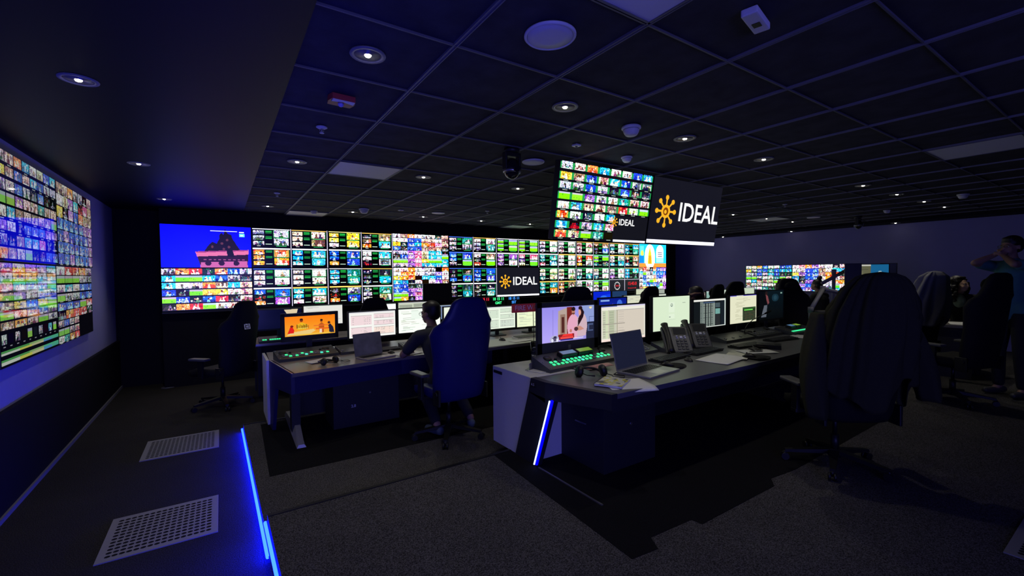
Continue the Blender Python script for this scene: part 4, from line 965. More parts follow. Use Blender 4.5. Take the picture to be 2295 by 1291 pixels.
laptop('open silver laptop with a dark screen on the right desk', 2.95, 2.41, .84, math.radians(8), .46, .31, 1.80, body=mat('laptop_aluminium', (.42, .42, .43), .35, metal=.6), back=mat('laptop_aluminium'),
       lid_pic=mat('dim_blue_screen', (.02, .02, .03), .18, emit=(.035, .045, .11), estr=.22))
laptop('open dark laptop seen from its worn lid side on the left desk', 1.36, 4.70, .79, math.radians(18), .34, .24, 1.75, body=mat('laptop_warm_grey', (.30, .27, .27), .4), back=mat('worn_grey_lid', (.14, .14, .14), .5, noise=.5, nscale=14),
       lid_pic=mat('smudged_screen', (.16, .16, .17), .4, noise=.6, nscale=12))

def sheetpaper(label, x, y, z, w, d, rotz, curl=0.0, droop=None, m=PAPER, name='paper_sheet'):
    n = 10; vs_ = []; fs = []
    for i in range(n+1):
        for j in range(n+1):
            u, v = -w/2+w*i/n, -d/2+d*j/n; zz = curl*(math.sin(3*u/w)*math.cos(2.2*v/d)+1)*.5
            vs_.append((u, v, zz))
    for i in range(n):
        for j in range(n):
            a = i*(n+1)+j; fs.append((a, a+n+1, a+n+2, a+1))
    mb = MB().add(vs_, fs, None, True)
    if droop: mb.v = [Vector((v.x, v.y, v.z-droop*max(0, (-v.y-d*.22)/d)**2*8)) for v in mb.v]
    o = mb.build(name, m); o.location = (x, y, z+.0015); o.rotation_euler = (0, 0, rotz)
    so = o.modifiers.new('thickness', 'SOLIDIFY'); so.thickness = .0008; so.offset = 1
    return tag(o, label, 'paper', 'loose papers on the desks')
sheetpaper('white sheet under the patterned notebook, its corner hanging over the desk edge', 2.48, 2.22, .842, .34, .30, math.radians(-22), .004, .03)
sheetpaper('large white sheet lying in front of the desk phones', 3.93, 2.36, .842, .46, .30, math.radians(8), .010)
sheetpaper('printed sheet with faint yellow drawing overlapping the large white one', 4.16, 2.34, .848, .30, .21, math.radians(20), .006, m=mat('printed_paper', (.62, .62, .52), .8, noise=.35, nscale=12))
sheetpaper('white papers beside the cable bundle on the right desk', 4.58, 2.37, .842, .34, .22, math.radians(-30), .008)
sheetpaper('small white sheet by the dark basket at the far end of the right desk', 6.08, 2.62, .842, .30, .20, math.radians(10), .004)
sheetpaper('crumpled white sheet on the left desk beside the headset', .86, 4.83, .792, .30, .16, math.radians(15), .02)
sheetpaper('white sheet beneath the man\'s elbow', 1.72, 4.72, .792, .30, .2, math.radians(12), .004)
sheetpaper('small sheet beside the mouse, right of the blue lit chair', 3.25, 4.72, .7945, .30, .16, math.radians(5), .006)
sheetpaper('crumpled reddish wrapper between the control panel and the laptop', 2.72, 2.76, .842, .24, .12, math.radians(-10), .03, m=mat('red_white_wrapper', (.55, .25, .22), .5, noise=.7, nscale=30))
sheetpaper('paper lying on top of the white cabinet', 2.26, 2.98, .8425, .20, .16, math.radians(20), .003)

t = thing('spiral_notebook', 'spiral notebook with a yellow leaf pattern at the near corner of the right desk', 'notebook', (2.41, 2.30, .845), math.radians(-62))
MB().box((0, 0, .008), (.20, .26, .014), b=.002).build('pages', PAPER, t)
nm = bpy.data.materials.new('leaf_pattern_cover'); nm.use_nodes = True; nt = nm.node_tree; p = nt.nodes['Principled BSDF']; p.inputs['Roughness'].default_value = .5
tc = nt.nodes.new('ShaderNodeTexCoord'); vo = nt.nodes.new('ShaderNodeTexVoronoi'); vo.inputs['Scale'].default_value = 34
nt.links.new(tc.outputs['Object'], vo.inputs['Vector']); cr = nt.nodes.new('ShaderNodeValToRGB'); cr.color_ramp.interpolation = 'CONSTANT'
sx = nt.nodes.new('ShaderNodeSeparateColor'); nt.links.new(vo.outputs['Color'], sx.inputs[0]); nt.links.new(sx.outputs[0], cr.inputs['Fac'])
cr.color_ramp.elements[0].color = (.62, .62, .58, 1); cr.color_ramp.elements[1].position = .35; cr.color_ramp.elements[1].color = (.60, .56, .05, 1)
e_ = cr.color_ramp.elements.new(.62); e_.color = (.70, .70, .62, 1); e_ = cr.color_ramp.elements.new(.85); e_.color = (.10, .10, .12, 1)
nt.links.new(cr.outputs['Color'], p.inputs['Base Color'])
MB().box((0, 0, .016), (.20, .26, .002)).build('cover', nm, t)
s = MB()
for k in range(17):
    v = -.12+k*.015; s.tube([(-.100+.007*math.cos(a), v, .009+.011*math.sin(a)) for a in [2*math.pi*q/10 for q in range(11)]], .0012, 5)
s.build('spiral_binding', DARKGREY, t)

def headset(label, x, y, z, rotz, s=1.0):
    t = thing('headset', label, 'headset', (x, y, z), rotz, 'headsets on the desks'); t.scale = (s, s, s)
    band = [(.085*math.cos(a), .085*math.sin(a)+.01, .018+.012*math.sin(a)) for a in [math.pi*(-.1+1.2*q/20) for q in range(21)]]
    MB().tube(band, .009, 8).build('headband', BLACK, t)
    for q, sgn in enumerate((-1, 1)):
        c = (sgn*.085, -.035, .035)
        MB().lathe([(.001, -.018), (.036, -.018), (.042, -.010), (.042, .008), (.034, .020), (.012, .022), (.001, .016)], n=20, M=Matrix.Translation(c) @ Matrix.Rotation(sgn*math.pi/2.4, 4, 'Y')).build('ear_cushion', BLACK, t)
    MB().tube([(-.085, -.035, .03), (-.05, -.10, .02), (.0, -.12, .018)], [.004, .003, .006], 8).build('microphone_boom', BLACK, t)
    MB().tube([(.08, -.04, .02), (.14, -.08, .008), (.12, -.15, .006), (.19, -.16, .006), (.22, -.10, .006), (.16, -.05, .007), (.20, .0, .006)], .0035, 6).build('cable', BLACK, t)
    MB().box((-.093, .02, .036), (.006, .055, .014), rot=(0, 0, .2), b=.002).build('slider', SILVER, t)
headset('black headset with coiled cable in front of the green lit control panel', 2.48, 2.62, .842, math.radians(-25), 1.15)
headset('small black headset with tangled cable on the left desk', .87, 4.66, .795, math.radians(30), .85)

def desk_phone(label, x, y, z, rotz):
    t = thing('desk_phone', label, 'phone', (x, y, z), rotz, 'grey desk phones'); t.scale = (1.25, 1.25, 1.3); a = math.radians(48)
    T = Matrix.Translation((0, -.02, .035)) @ Matrix.Rotation(a, 4, 'X'); PG = mat('phone_grey', (.065, .068, .072), .45, noise=.08)
    b = MB().box((0, .075, 0), (.22, .25, .035), b=.010); b.v = [T @ v for v in b.v]; b.build('body', PG, t)
    MB().box((0, .06, .010), (.20, .16, .018), b=.005).box((0, .10, .06), (.14, .02, .11), b=.004).build('foot', PG, t)
    def q(nm, m, boxes, par=t):
        k = MB()
        for c, d in boxes: k.box(c, d, b=min(d)*.2)
        k.v = [T @ v for v in k.v]; return k.build(nm, m, par)
    q('display', mat('phone_display', (.02, .022, .022), .55, spec=.2), [((.035, .15, .019), (.105, .065, .004))])
    q('display_frame', BLACK, [((.035, .15, .017), (.125, .085, .004))])
    q('key_pad', DARKGREY, [((.0+.032*i, -.015+.026*j, .020), (.024, .018, .006)) for i in range(3) for j in range(4)])
    q('soft_keys', PAPER, [((.035, .092, .020), (.022, .020, .006))]+[((.002+.066*i, .085+.016*j, .020), (.014, .009, .005)) for i in range(2) for j in range(2)])
    h = MB(); rings = []
    for i in range(13):
        u = i/12; v = -.06+.27*u; lift = .036+.020*math.sin(math.pi*u); r = .021+.010*(abs(u-.5)*2)**3
        rings.append([T @ Vector((-.082+r*math.cos(k*math.pi/6), v, lift+r*.8*math.sin(k*math.pi/6))) for k in range(12)])
    h.loft(rings).build('handset', BLACK, t)
    MB().tube([(-.09, -.06, .03), (-.10, -.12, .012), (-.02, -.15, .010), (.08, -.13, .010), (.16, -.15, .010)], .004, 6).build('cord', BLACK, t)
desk_phone('grey desk phone with handset, left of the two in front of the sign-in monitor', 3.93, 2.84, .84, math.radians(-34))
desk_phone('grey desk phone with handset, right of the two, beside the dark mixer monitor', 4.36, 2.90, .84, math.radians(-34))

keyboard('grey keyboard right of the silver laptop', 3.56, 2.66, .84, math.radians(5), .50)
keyboard('black keyboard between the desk phones and the large white sheet', 4.14, 2.68, .84, math.radians(3), .50)
keyboard('flat black keyboard behind the cable bundle on the right desk', 4.85, 2.62, .84, math.radians(-4), .48)
keyboard('black keyboard in front of the intercom panel', 5.62, 2.62, .84, math.radians(-6), .50)
keyboard('white keyboard beside the mouse on the middle desk', 3.52, 4.93, .794, math.radians(3), .46, col=PAPER, key=GREY)
keyboard('dark keyboard at the right hand of the seated man\'s screen', 1.60, 5.08, .79, math.radians(6), .32)
mouse_mat('black mouse mat with wrist rest right of the silver laptop', 3.30, 2.44, .84, .13, .2)
mouse('black mouse on the round mat right of the silver laptop', 3.28, 2.47, .8445, .3)
mouse('small black mouse on the bare desk between keyboard and large sheet', 3.62, 2.50, .84, -.4)
mouse_mat('black mouse mat with wrist rest in front of the white papers', 4.22, 2.20, .852, .13, -.2)
mouse('black mouse beside the white papers', 4.20, 2.24, .8565, .2)
mouse('black mouse on the pale desk right of the blue lit chair', 3.08, 4.90, .794, .3)
mouse('black mouse in front of the seated man', 1.58, 4.86, .79, .3)

t = thing('bound_book', 'thick book lying closed on the far part of the right desk', 'book', (4.92, 2.42, .84), math.radians(25))
MB().box((0, 0, .022), (.17, .22, .036)).build('pages', PAPER, t)
MB().box((0, 0, .043), (.18, .23, .005)).box((0, 0, .0025), (.18, .23, .005)).box((-.088, 0, .022), (.004, .23, .040)).build('cover', BLACK, t)
t = thing('cable_bundle', 'heap of dark cables and straps beside the book', 'cables', (4.72, 2.42, .84), math.radians(10))
R = random.Random(3); mb = MB()
for q in range(5):
    mb.tube([(-.16+.32*i/9, .05*math.sin(i*1.3+q)+R.uniform(-.01, .01), .012+.010*q*.6+.008*math.sin(i*1.1+q)) for i in range(10)], .006, 6)
mb.build('cable', mat('brown_black_rubber', (.03, .025, .02), .4), t)
t = thing('ballpoint_pen', 'dark pen lying on the white papers', 'pen', (4.50, 2.34, .855), math.radians(-30))
MB().tube([(-.07, 0, .004), (-.055, 0, .004), (.07, 0, .004)], [.001, .004, .004], 8).build('barrel', BLACK, t); MB().box((.045, 0, .0095), (.04, .003, .002)).build('clip', SILVER, t)

t = thing('gooseneck_microphone', 'black gooseneck microphone curving over the right desk', 'microphone', (5.46, 2.98, .89))
MB().lathe([(.001, .012), (.022, .012), (.026, .004), (.026, 0), (.001, 0)], n=20).build('base', BLACK, t)
MB().tube([(0, 0, .01), (.01, -.0, .06), (.06, -.01, .12), (.16, -.02, .17), (.30, -.03, .205), (.42, -.04, .235)], .005, 8).build('neck', BLACK, t)
MB().tube([(.40, -.04, .230), (.42, -.04, .235), (.50, -.045, .255), (.54, -.045, .262), (.55, -.045, .264)], [.006, .011, .013, .012, .004], 12).build('capsule', BLACKM, t)

t = thing('waste_basket', 'dark tapered desk basket beside the draped chair', 'basket', (6.55, 2.50, .84))
MB().lathe([(.001, 0), (.085, 0), (.125, .30), (.129, .30), (.129, .306), (.120, .306), (.080, .006), (.001, .006)], n=32).build('basket_body', BLACK, t)
MB().lathe([(.127, .292), (.133, .300), (.130, .310), (.122, .304)], n=32).build('rim', DARKGREY, t)

# fire warden sign, its glass holder
t = thing('fire_warden_sign', 'dark red sign reading FIRE WARDEN on a thin rod, partly behind the broadcast monitor', 'sign', (2.40, 3.26, .845), math.radians(-1))
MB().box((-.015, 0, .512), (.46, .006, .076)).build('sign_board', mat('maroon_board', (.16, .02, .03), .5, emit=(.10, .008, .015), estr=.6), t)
text_mb('FIRE WARDEN', .064, .001, .0, Matrix.Translation((-.01, -.005, .512)) @ Matrix.Rotation(math.pi/2, 4, 'X')).build('lettering', PAPER, t, label='white letters FIRE WARDEN')
MB().cyl((0, .006, .06), (-.01, .006, .55), .003, n=8).build('rod', BLACK, t)
GLASS = mat('clear_glass', (.9, .92, 1), .03, trans=1.0)
t = thing('glass_vase', 'clear glass vase on the white cabinet holding the sign rod', 'vase', (2.40, 3.26, .843))
MB().lathe([(.001, 0), (.034, 0), (.036, .02), (.034, .10), (.037, .20), (.034, .20), (.031, .10), (.032, .025), (.001, .02)], n=32).build('vase_body', GLASS, t)
t = thing('card_holder', 'small grey metal holder standing on the white cabinet', 'holder', (2.22, 3.06, .843), math.radians(35))
MB().box((0, 0, .030), (.12, .004, .058)).box((0, .02, .002), (.12, .04, .004)).build('plate', mat('holder_metal', (.3, .3, .3), .35, metal=.5), t)
# ------------------------------------------------------------------ chairs
def seq(rows, w, z):
    for i in range(len(rows)-1):
        if rows[i][0] <= z <= rows[i+1][0]:
            t = (z-rows[i][0])/(rows[i+1][0]-rows[i][0]); return rows[i][w]*(1-t)+rows[i+1][w]*t
    return rows[-1][w] if z > rows[-1][0] else rows[0][w]
def build_chair(label, loc, rotz, mback=FABRIC, headrest=True, badge=False, height=1.36, arms=True, wide=1.0):
    t = thing('racing_chair', label, 'chair', loc, rotz, 'high backed swivel chairs')
    s = height/1.36
    # five star base
    b = MB()
    b.cyl((0, 0, .07), (0, 0, .13), .045, .035, n=20)
    for k in range(5):
        a = 2*math.pi*k/5+.3; d = Vector((math.cos(a), math.sin(a), 0)); w = Vector((-d.y, d.x, 0))
        p0, p1 = d*.02+Vector((0, 0, .115)), d*.335+Vector((0, 0, .075))
        b.loft([[p0+w*.032+Vector((0, 0, .012)), p0-w*.032+Vector((0, 0, .012)), p0-w*.032-Vector((0, 0, .022)), p0+w*.032-Vector((0, 0, .022))],
                [p1+w*.018+Vector((0, 0, .010)), p1-w*.018+Vector((0, 0, .010)), p1-w*.018-Vector((0, 0, .012)), p1+w*.018-Vector((0, 0, .012))]], smooth=False)
    base = b.build('star_base', BLACK, t)
    for k in range(5):
        a = 2*math.pi*k/5+.3; c = Vector((math.cos(a), math.sin(a), 0))*.335; w = Vector((-math.sin(a), math.cos(a), 0))
        m = MB().cyl(c+w*.008+Vector((0, 0, .028)), c+w*.026+Vector((0, 0, .028)), .028, n=16).cyl(c-w*.008+Vector((0, 0, .028)), c-w*.026+Vector((0, 0, .028)), .028, n=16).cyl(c+Vector((0, 0, .03)), c+Vector((0, 0, .07)), .010, n=8)
        m.build('caster', BLACK, base)
    MB().cyl((0, 0, .12), (0, 0, .24), .028, n=16).cyl((0, 0, .24), (0, 0, .40), .016, n=16).build('gas_lift', BLACK, t)
    MB().box((0, .02, .405), (.20, .26, .04), b=.008).tube([(.08, .0, .40), (.24, .02, .385), (.30, .02, .38)], [.006, .006, .010], 8).build('tilt_mechanism', DARKGREY, t)
    # seat with raised bolsters
    rings = []
    n = 26
    for i in range(9):
        u = i/8; y = -.24+.52*u; hw = .255*(1-.10*(abs(u-.5)*2)**4); r = []
        hh = .050*(1-.55*(abs(u-.5)*2)**6)
        for k in range(n):
            a = 2*math.pi*k/n; ca, sa = math.cos(a), math.sin(a)
            x = hw*abs(ca)**.6*(1 if ca >= 0 else -1); z = hh*abs(sa)**.6*(1 if sa >= 0 else -1)
            if sa > 0: z += .035*(abs(x)/hw)**3
            r.append(Vector((x, y, .465+z-.02*(u > .85))))
        rings.append(r)
    MB().loft(rings).build('seat', mback, t)
    # winged backrest
    prof = [(.42, .215, .035), (.48, .240, .055), (.60, .258, .06), (.80, .262, .06), (.95, .285, .055), (1.03, .298, .052), (1.10, .275, .050), (1.18, .215, .048), (1.25, .180, .046), (1.31, .160, .042), (1.345, .125, .032), (1.36, .07, .018)]
    zs = [.42, .44, .48, .54, .60, .70, .80, .88, .95, 1.0, 1.03, 1.07, 1.10, 1.14, 1.18, 1.22, 1.25, 1.28, 1.31, 1.33, 1.345, 1.355, 1.36]
    rings = []
    for z in zs:
        hw = seq(prof, 1, z)*wide; th = seq(prof, 2, z); yc = -.25-(z-.45)*.16; r = []
        for k in range(n):
            a = 2*math.pi*k/n; ca, sa = math.cos(a), math.sin(a)
            x = hw*abs(ca)**.55*(1 if ca >= 0 else -1); y = th*abs(sa)**.7*(1 if sa >= 0 else -1)
            bol = .05*(abs(x)/.26)**3*(1 if z < 1.12 else .4)
            r.append(Vector((x, yc+y+bol, .42+(z-.42)*(height-.42)/(1.36-.42))))
        rings.append(r)
    bk = MB().loft(rings).build('backrest', mback, t)
    MB().ball((0, -.25-.82*.16+.075, 1.24*s), .10, 8, (1.25, .42, .75)).build('head_cushion', mback, bk) if headrest else None
    MB().ball((0, -.25-.15*.16+.07, .62), .10, 8, (1.6, .45, .9)).build('lumbar_cushion', mback, bk)
    for sx_ in (-1, 1):
        MB().box((sx_*.262, -.23, .47), (.022, .11, .15), b=.006).cyl((sx_*.27, -.24, .50), (sx_*.285, -.24, .50), .026, n=16).build('recline_bracket', BLACK, t)
        if arms:
            A = MB().box((sx_*.29, .02, .52), (.030, .075, .22), b=.006).box((sx_*.26, .02, .425), (.10, .07, .025), b=.004)
            ar = A.build('armrest', BLACK, t)
            MB().box((sx_*.295, .03, .650), (.090, .25, .030), b=.012).build('arm_pad', mat('arm_pad_grey', (.085, .085, .09), .35, spec=.6), ar)
    if badge:
        T = Matrix.Translation((0, -.25-(1.02-.45)*.16-.058, 1.045)) @ Matrix.Rotation(-.16, 4, 'X')
        q = MB(); 
        for dx, dz, w_, h_ in ((0, .040, .088, .007), (0, -.040, .088, .007), (-.040, 0, .007, .088), (.040, 0, .007, .088)): q.box((dx, 0, dz), (w_, .003, h_))
        q.v = [T @ v for v in q.v]; q.build('badge_frame', mat('badge_white', (.75, .75, .78), .6, emit=(.12, .12, .16), estr=.8), bk, label='white square frame')
        for j, tx in enumerate(('NO', 'NE')):
            text_mb(tx, .036, .001, .02, T @ Matrix.Translation((0, -.002, .016-.032*j)) @ Matrix.Rotation(math.pi/2, 4, 'X')).build('badge_letters', mat('badge_white'), bk)
    return t
chL = build_chair('empty black swivel chair with white square badge, left of the left desk', (-.01, 6.80, 0), math.radians(44), badge=True, height=1.36)
chM = build_chair('high backed chair lit blue, the seated man leaning out past its left side', (1.84, 3.93, .08), math.radians(6), mback=mat('blue_lit_dark_leather', (.007, .008, .13), .45, spec=.4, noise=.1), height=1.38, wide=1.12)  # blue light falling on this chair is put into the leather colour
chR = build_chair('dark swivel chair in the right foreground with a jacket draped over it', (3.94, 1.44, .163), math.radians(-35), height=1.44)
def far_chair(label, x, y, z, rz, s=1.0): return dup(chM if False else chR, label, (x, y, z), math.radians(rz), scale=s)
far_chair('round-topped dark chair in the row nearest the video wall, behind the orange monitor', 1.70, 6.35, 0, 5, .95)
far_chair('dark chair seen behind the fire warden sign and broadcast monitor', 3.42, 4.10, .08, -10, 1.0)
far_chair('dark chair between the small blue monitor and the sign-in monitor', 4.62, 4.15, .08, 8, .98)
far_chair('dark chair above the right edge of the sign-in monitor, middle row', 5.97, 4.05, .08, 10, .98)
far_chair('dark chair above the mixer-like monitor, middle row', 6.80, 4.20, .08, -8, 1.0)
far_chair('dark chair lit faintly blue beyond the end of the right desk', 7.95, 3.35, .08, 150, 1.02)
far_chair('black chair whose rounded back stands between the curly haired and the standing person', 6.98, 1.40, .163, -20, 1.02)
far_chair('dark chair before the right wall with a grey jacket on its back', 7.95, 2.12, .163, -25, 1.02)

# ------------------------------------------------------------------ draped cloth
def drape(name, label, cat, loc, rotz, prof, folds=9, seed=1, m=None, hem=.06, back_y=0.0, arc=(0, 1), depth_s=.5, lean=-.16):
    """cloth over a chair back: rows (z, half width, half depth) from the top down, folds deepening to the hem"""
    R = random.Random(seed); n = 120; rings = []; ph = [R.uniform(0, 6.3) for _ in range(5)]
    z0, z1 = prof[0][0], prof[-1][0]
    rows = 40
    for i in range(rows+1):
        u = i/rows; z = z0+(z1-z0)*u; hw = seq([(-a, b, c) for a, b, c in prof], 1, -z); hd = seq([(-a, b, c) for a, b, c in prof], 2, -z)
        yc = -.25-(z-.45)*abs(lean); r = []
        for k in range(n):
            a = 2*math.pi*k/n; ca, sa = math.cos(a), math.sin(a)
            f = (1.6*(1-2*abs(math.sin(.5*folds*a+ph[0]+.9*u+.5*math.sin(3*u+2*a)))**.7)+.7*math.sin(round(folds*1.6)*a+ph[1]-.8*u))*.013*min(1, .45+2.2*u)
            x = (hw+f)*abs(ca)**.8*(1 if ca >= 0 else -1); y = (hd+f)*abs(sa)**.8*(1 if sa >= 0 else -1)
            zz = z-(hem*(math.sin(3*a+ph[3])+.5*math.sin(7*a+ph[4])))*u**3
            r.append(Vector((x, yc+y+.03*(abs(x)/.3)**2, zz)))
        rings.append(r)
    mb = MB(); mb.loft(rings, caps=False)
    o_ = len(mb.v)-0; top = rings[0]; c = Vector((sum(p.x for p in top)/n, sum(p.y for p in top)/n, z0+.012)); mb.v.append(c); ci = len(mb.v)-1
    for k in range(n): mb.f.append([k, (k+1) % n, ci][::-1]); mb.sm.append(True)
    t = thing(name, label, cat, loc, rotz)
    o = mb.build('body_cloth', m, t)
    so = o.modifiers.new('thickness', 'SOLIDIFY'); so.thickness = .006; so.offset = -1
    return t
CLOTH = mat('charcoal_jacket_cloth', (.034, .034, .020), .9, spec=.1, noise=.2, nscale=60)
J = drape('draped_jacket', 'charcoal jacket draped over the chair in the right foreground, sleeves hanging', 'jacket', (3.94, 1.44, .163), math.radians(-35),
          [(1.475, .09, .04), (1.45, .155, .07), (1.37, .215, .10), (1.22, .275, .13), (1.05, .305, .15), (.85, .315, .16), (.66, .33, .17)], folds=11, seed=4, m=CLOTH, hem=.10)
for sgn, drop in ((-1, .72), (1, .60)):
    rings = []
    R = random.Random(9+sgn)
    for i in range(22):
        u = i/21; z = 1.20-(drop)*u*1.0; cx = sgn*(.27+.09*math.sin(min(1, u*1.3)*1.5)+.05*u*(sgn > 0)); cy = -.33+.10*(1-u); rr = .060+.022*math.sin(u*3)
        rings.append([Vector((cx+(rr+.006*math.sin(5*a+u*4))*math.cos(a), cy+(rr*1.15+.007*math.sin(4*a-u*5))*math.sin(a), z)) for a in [2*math.pi*k/32 for k in range(32)]])
    MB().loft(rings).build('sleeve', CLOTH, J)
drape('draped_jacket', 'grey jacket on the dark chair before the right wall', 'jacket', (7.95, 2.12, .163), math.radians(-25),
      [(1.475, .10, .035), (1.42, .19, .08), (1.30, .24, .09), (1.10, .32, .11), (.80, .34, .12)], folds=7, seed=6, m=mat('grey_jacket_cloth', (.16, .16, .18), .85, noise=.1))
drape('draped_jacket', 'pale grey jacket on the chair behind the glass vase', 'jacket', (3.42, 4.10, .08), math.radians(-10),
      [(1.20, .26, .07), (1.12, .30, .09), (1.0, .33, .11), (.80, .35, .12)], folds=6, seed=7, m=mat('pale_grey_cloth', (.36, .36, .40), .85, noise=.1))

# ------------------------------------------------------------------ people
SKIN = mat('skin', (.36, .20, .14), .55, noise=.1, nscale=12)
SKIN2 = mat('light_skin', (.52, .34, .24), .5, noise=.08, nscale=12)
HAIR = mat('dark_hair', (.010, .008, .007), .5, noise=.4, nscale=120)
def blob(chains, balls, name, m, parent=None, voxel=.009, smooth=4, label=None):
    mb = MB()
    for ch in chains:
        for i in range(len(ch)-1):
            (p0, r0), (p1, r1) = ch[i], ch[i+1]
            if (Vector(p1)-Vector(p0)).length > 1e-5: mb.cyl(p0, p1, r0, r1, n=16)
        for p, r in ch: mb.ball(p, r, 7)
    for b in balls:
        mb.ball((0, 0, 0), 1.0, 10, M=Matrix.Translation(b[0]) @ (Euler(b[2]).to_matrix().to_4x4() if len(b) > 2 else Matrix.Identity(4)) @ Matrix.Diagonal((*b[1], 1)))
    o = mb.build(name, m, parent)
    md = o.modifiers.new('union', 'REMESH'); md.mode = 'VOXEL'; md.voxel_size = voxel; md.use_smooth_shade = True
    if smooth: sm = o.modifiers.new('soft', 'SMOOTH'); sm.factor = .5; sm.iterations = smooth
    dg = bpy.context.evaluated_depsgraph_get(); dg.update()
    me = bpy.data.meshes.new_from_object(o.evaluated_get(dg)); o.modifiers.clear(); old = o.data; o.data = me; bpy.data.meshes.remove(old)
    if not me.materials: me.materials.append(m)
    if label: o['label'] = label
    return o
def hand_chains(w, d, pn, curl=.5, side=1, s=1.0):
    """wrist w, direction d of the fingers, palm normal pn"""
    w = Vector(w); d = Vector(d).normalized(); pn = Vector(pn); pn = (pn-d*pn.dot(d)).normalized(); x = d.cross(pn)*side; ch = []
    for k, ln in enumerate((.072, .080, .075, .058)):
        o = x*(.030-.020*k)*s
        a = w+d*.02*s+o*.7; b = w+d*.085*s+o
        c = b+(d*math.cos(curl*.6)+pn*math.sin(curl*.6))*ln*.5*s; e = c+(d*math.cos(curl*1.5)+pn*math.sin(curl*1.5))*ln*.5*s
        ch.append([(a, .014*s), (b, .0115*s), (c, .0085*s), (e, .0068*s)])
    t0 = w+d*.02*s+x*.022*s; t1 = t0+(x*.8+d*.6).normalized()*.045*s; t2 = t1+(x*.35+d).normalized()*.032*s
    ch.append([(t0, .015*s), (t1, .011*s), (t2, .008*s)])
    return ch
def head_blobs(c, yaw, pitch=0.0, s=1.0):
    """face looking along +y before rotation"""
    E = Matrix.Translation(c) @ Euler((pitch, 0, yaw)).to_matrix().to_4x4(); r = Euler((pitch, 0, yaw))
    def P(x, y, z): return E @ Vector((x*s, y*s, z*s))
    L = [(P(0, -.012, .03), (.075*s, .095*s, .085*s), r), (P(0, .025, -.03), (.060*s, .070*s, .080*s), r), (P(0, .055, -.075), (.035*s, .033*s, .030*s), r),
         (P(0, .098, -.018), (.012*s, .017*s, .026*s), r), (P(0, .108, -.030), (.015*s, .013*s, .010*s), r), (P(0, .090, -.058), (.024*s, .012*s, .006*s), r), (P(0, .088, -.068), (.020*s, .012*s, .006*s), r),
         (P(0, .078, .018), (.055*s, .018*s, .010*s), r)]
    for q in (-1, 1):
        L.append((P(q*.076, -.01, -.012), (.009*s, .018*s, .030*s), r)); L.append((P(q*.040, .055, -.035), (.022*s, .022*s, .020*s), r))
    return L, P, r
def face_parts(P, r, o, s=1.0):
    for q in (-1, 1):
        MB().ball((0, 0, 0), 1, 8, M=Matrix.Translation(P(q*.030, .083, .000)) @ r.to_matrix().to_4x4() @ Matrix.Diagonal((.013*s, .008*s, .007*s, 1))).build('eye', mat('eye_white', (.6, .58, .55), .3), o)
        MB().ball((0, 0, 0), 1, 6, M=Matrix.Translation(P(q*.030, .0905, .000)) @ r.to_matrix().to_4x4() @ Matrix.Diagonal((.006*s, .002*s, .006*s, 1))).build('iris', mat('iris_dark', (.02, .012, .01), .2), o)
        MB().ball((0, 0, 0), 1, 6, M=Matrix.Translation(P(q*.031, .088, .020)) @ r.to_matrix().to_4x4() @ Matrix.Diagonal((.018*s, .006*s, .004*s, 1))).build('eyebrow', HAIR, o)
    MB().ball((0, 0, 0), 1, 8, M=Matrix.Translation(P(0, .0965, -.063)) @ r.to_matrix().to_4x4() @ Matrix.Diagonal((.022*s, .007*s, .0035*s, 1))).build('mouth', mat('lips', (.28, .09, .08), .5), o)
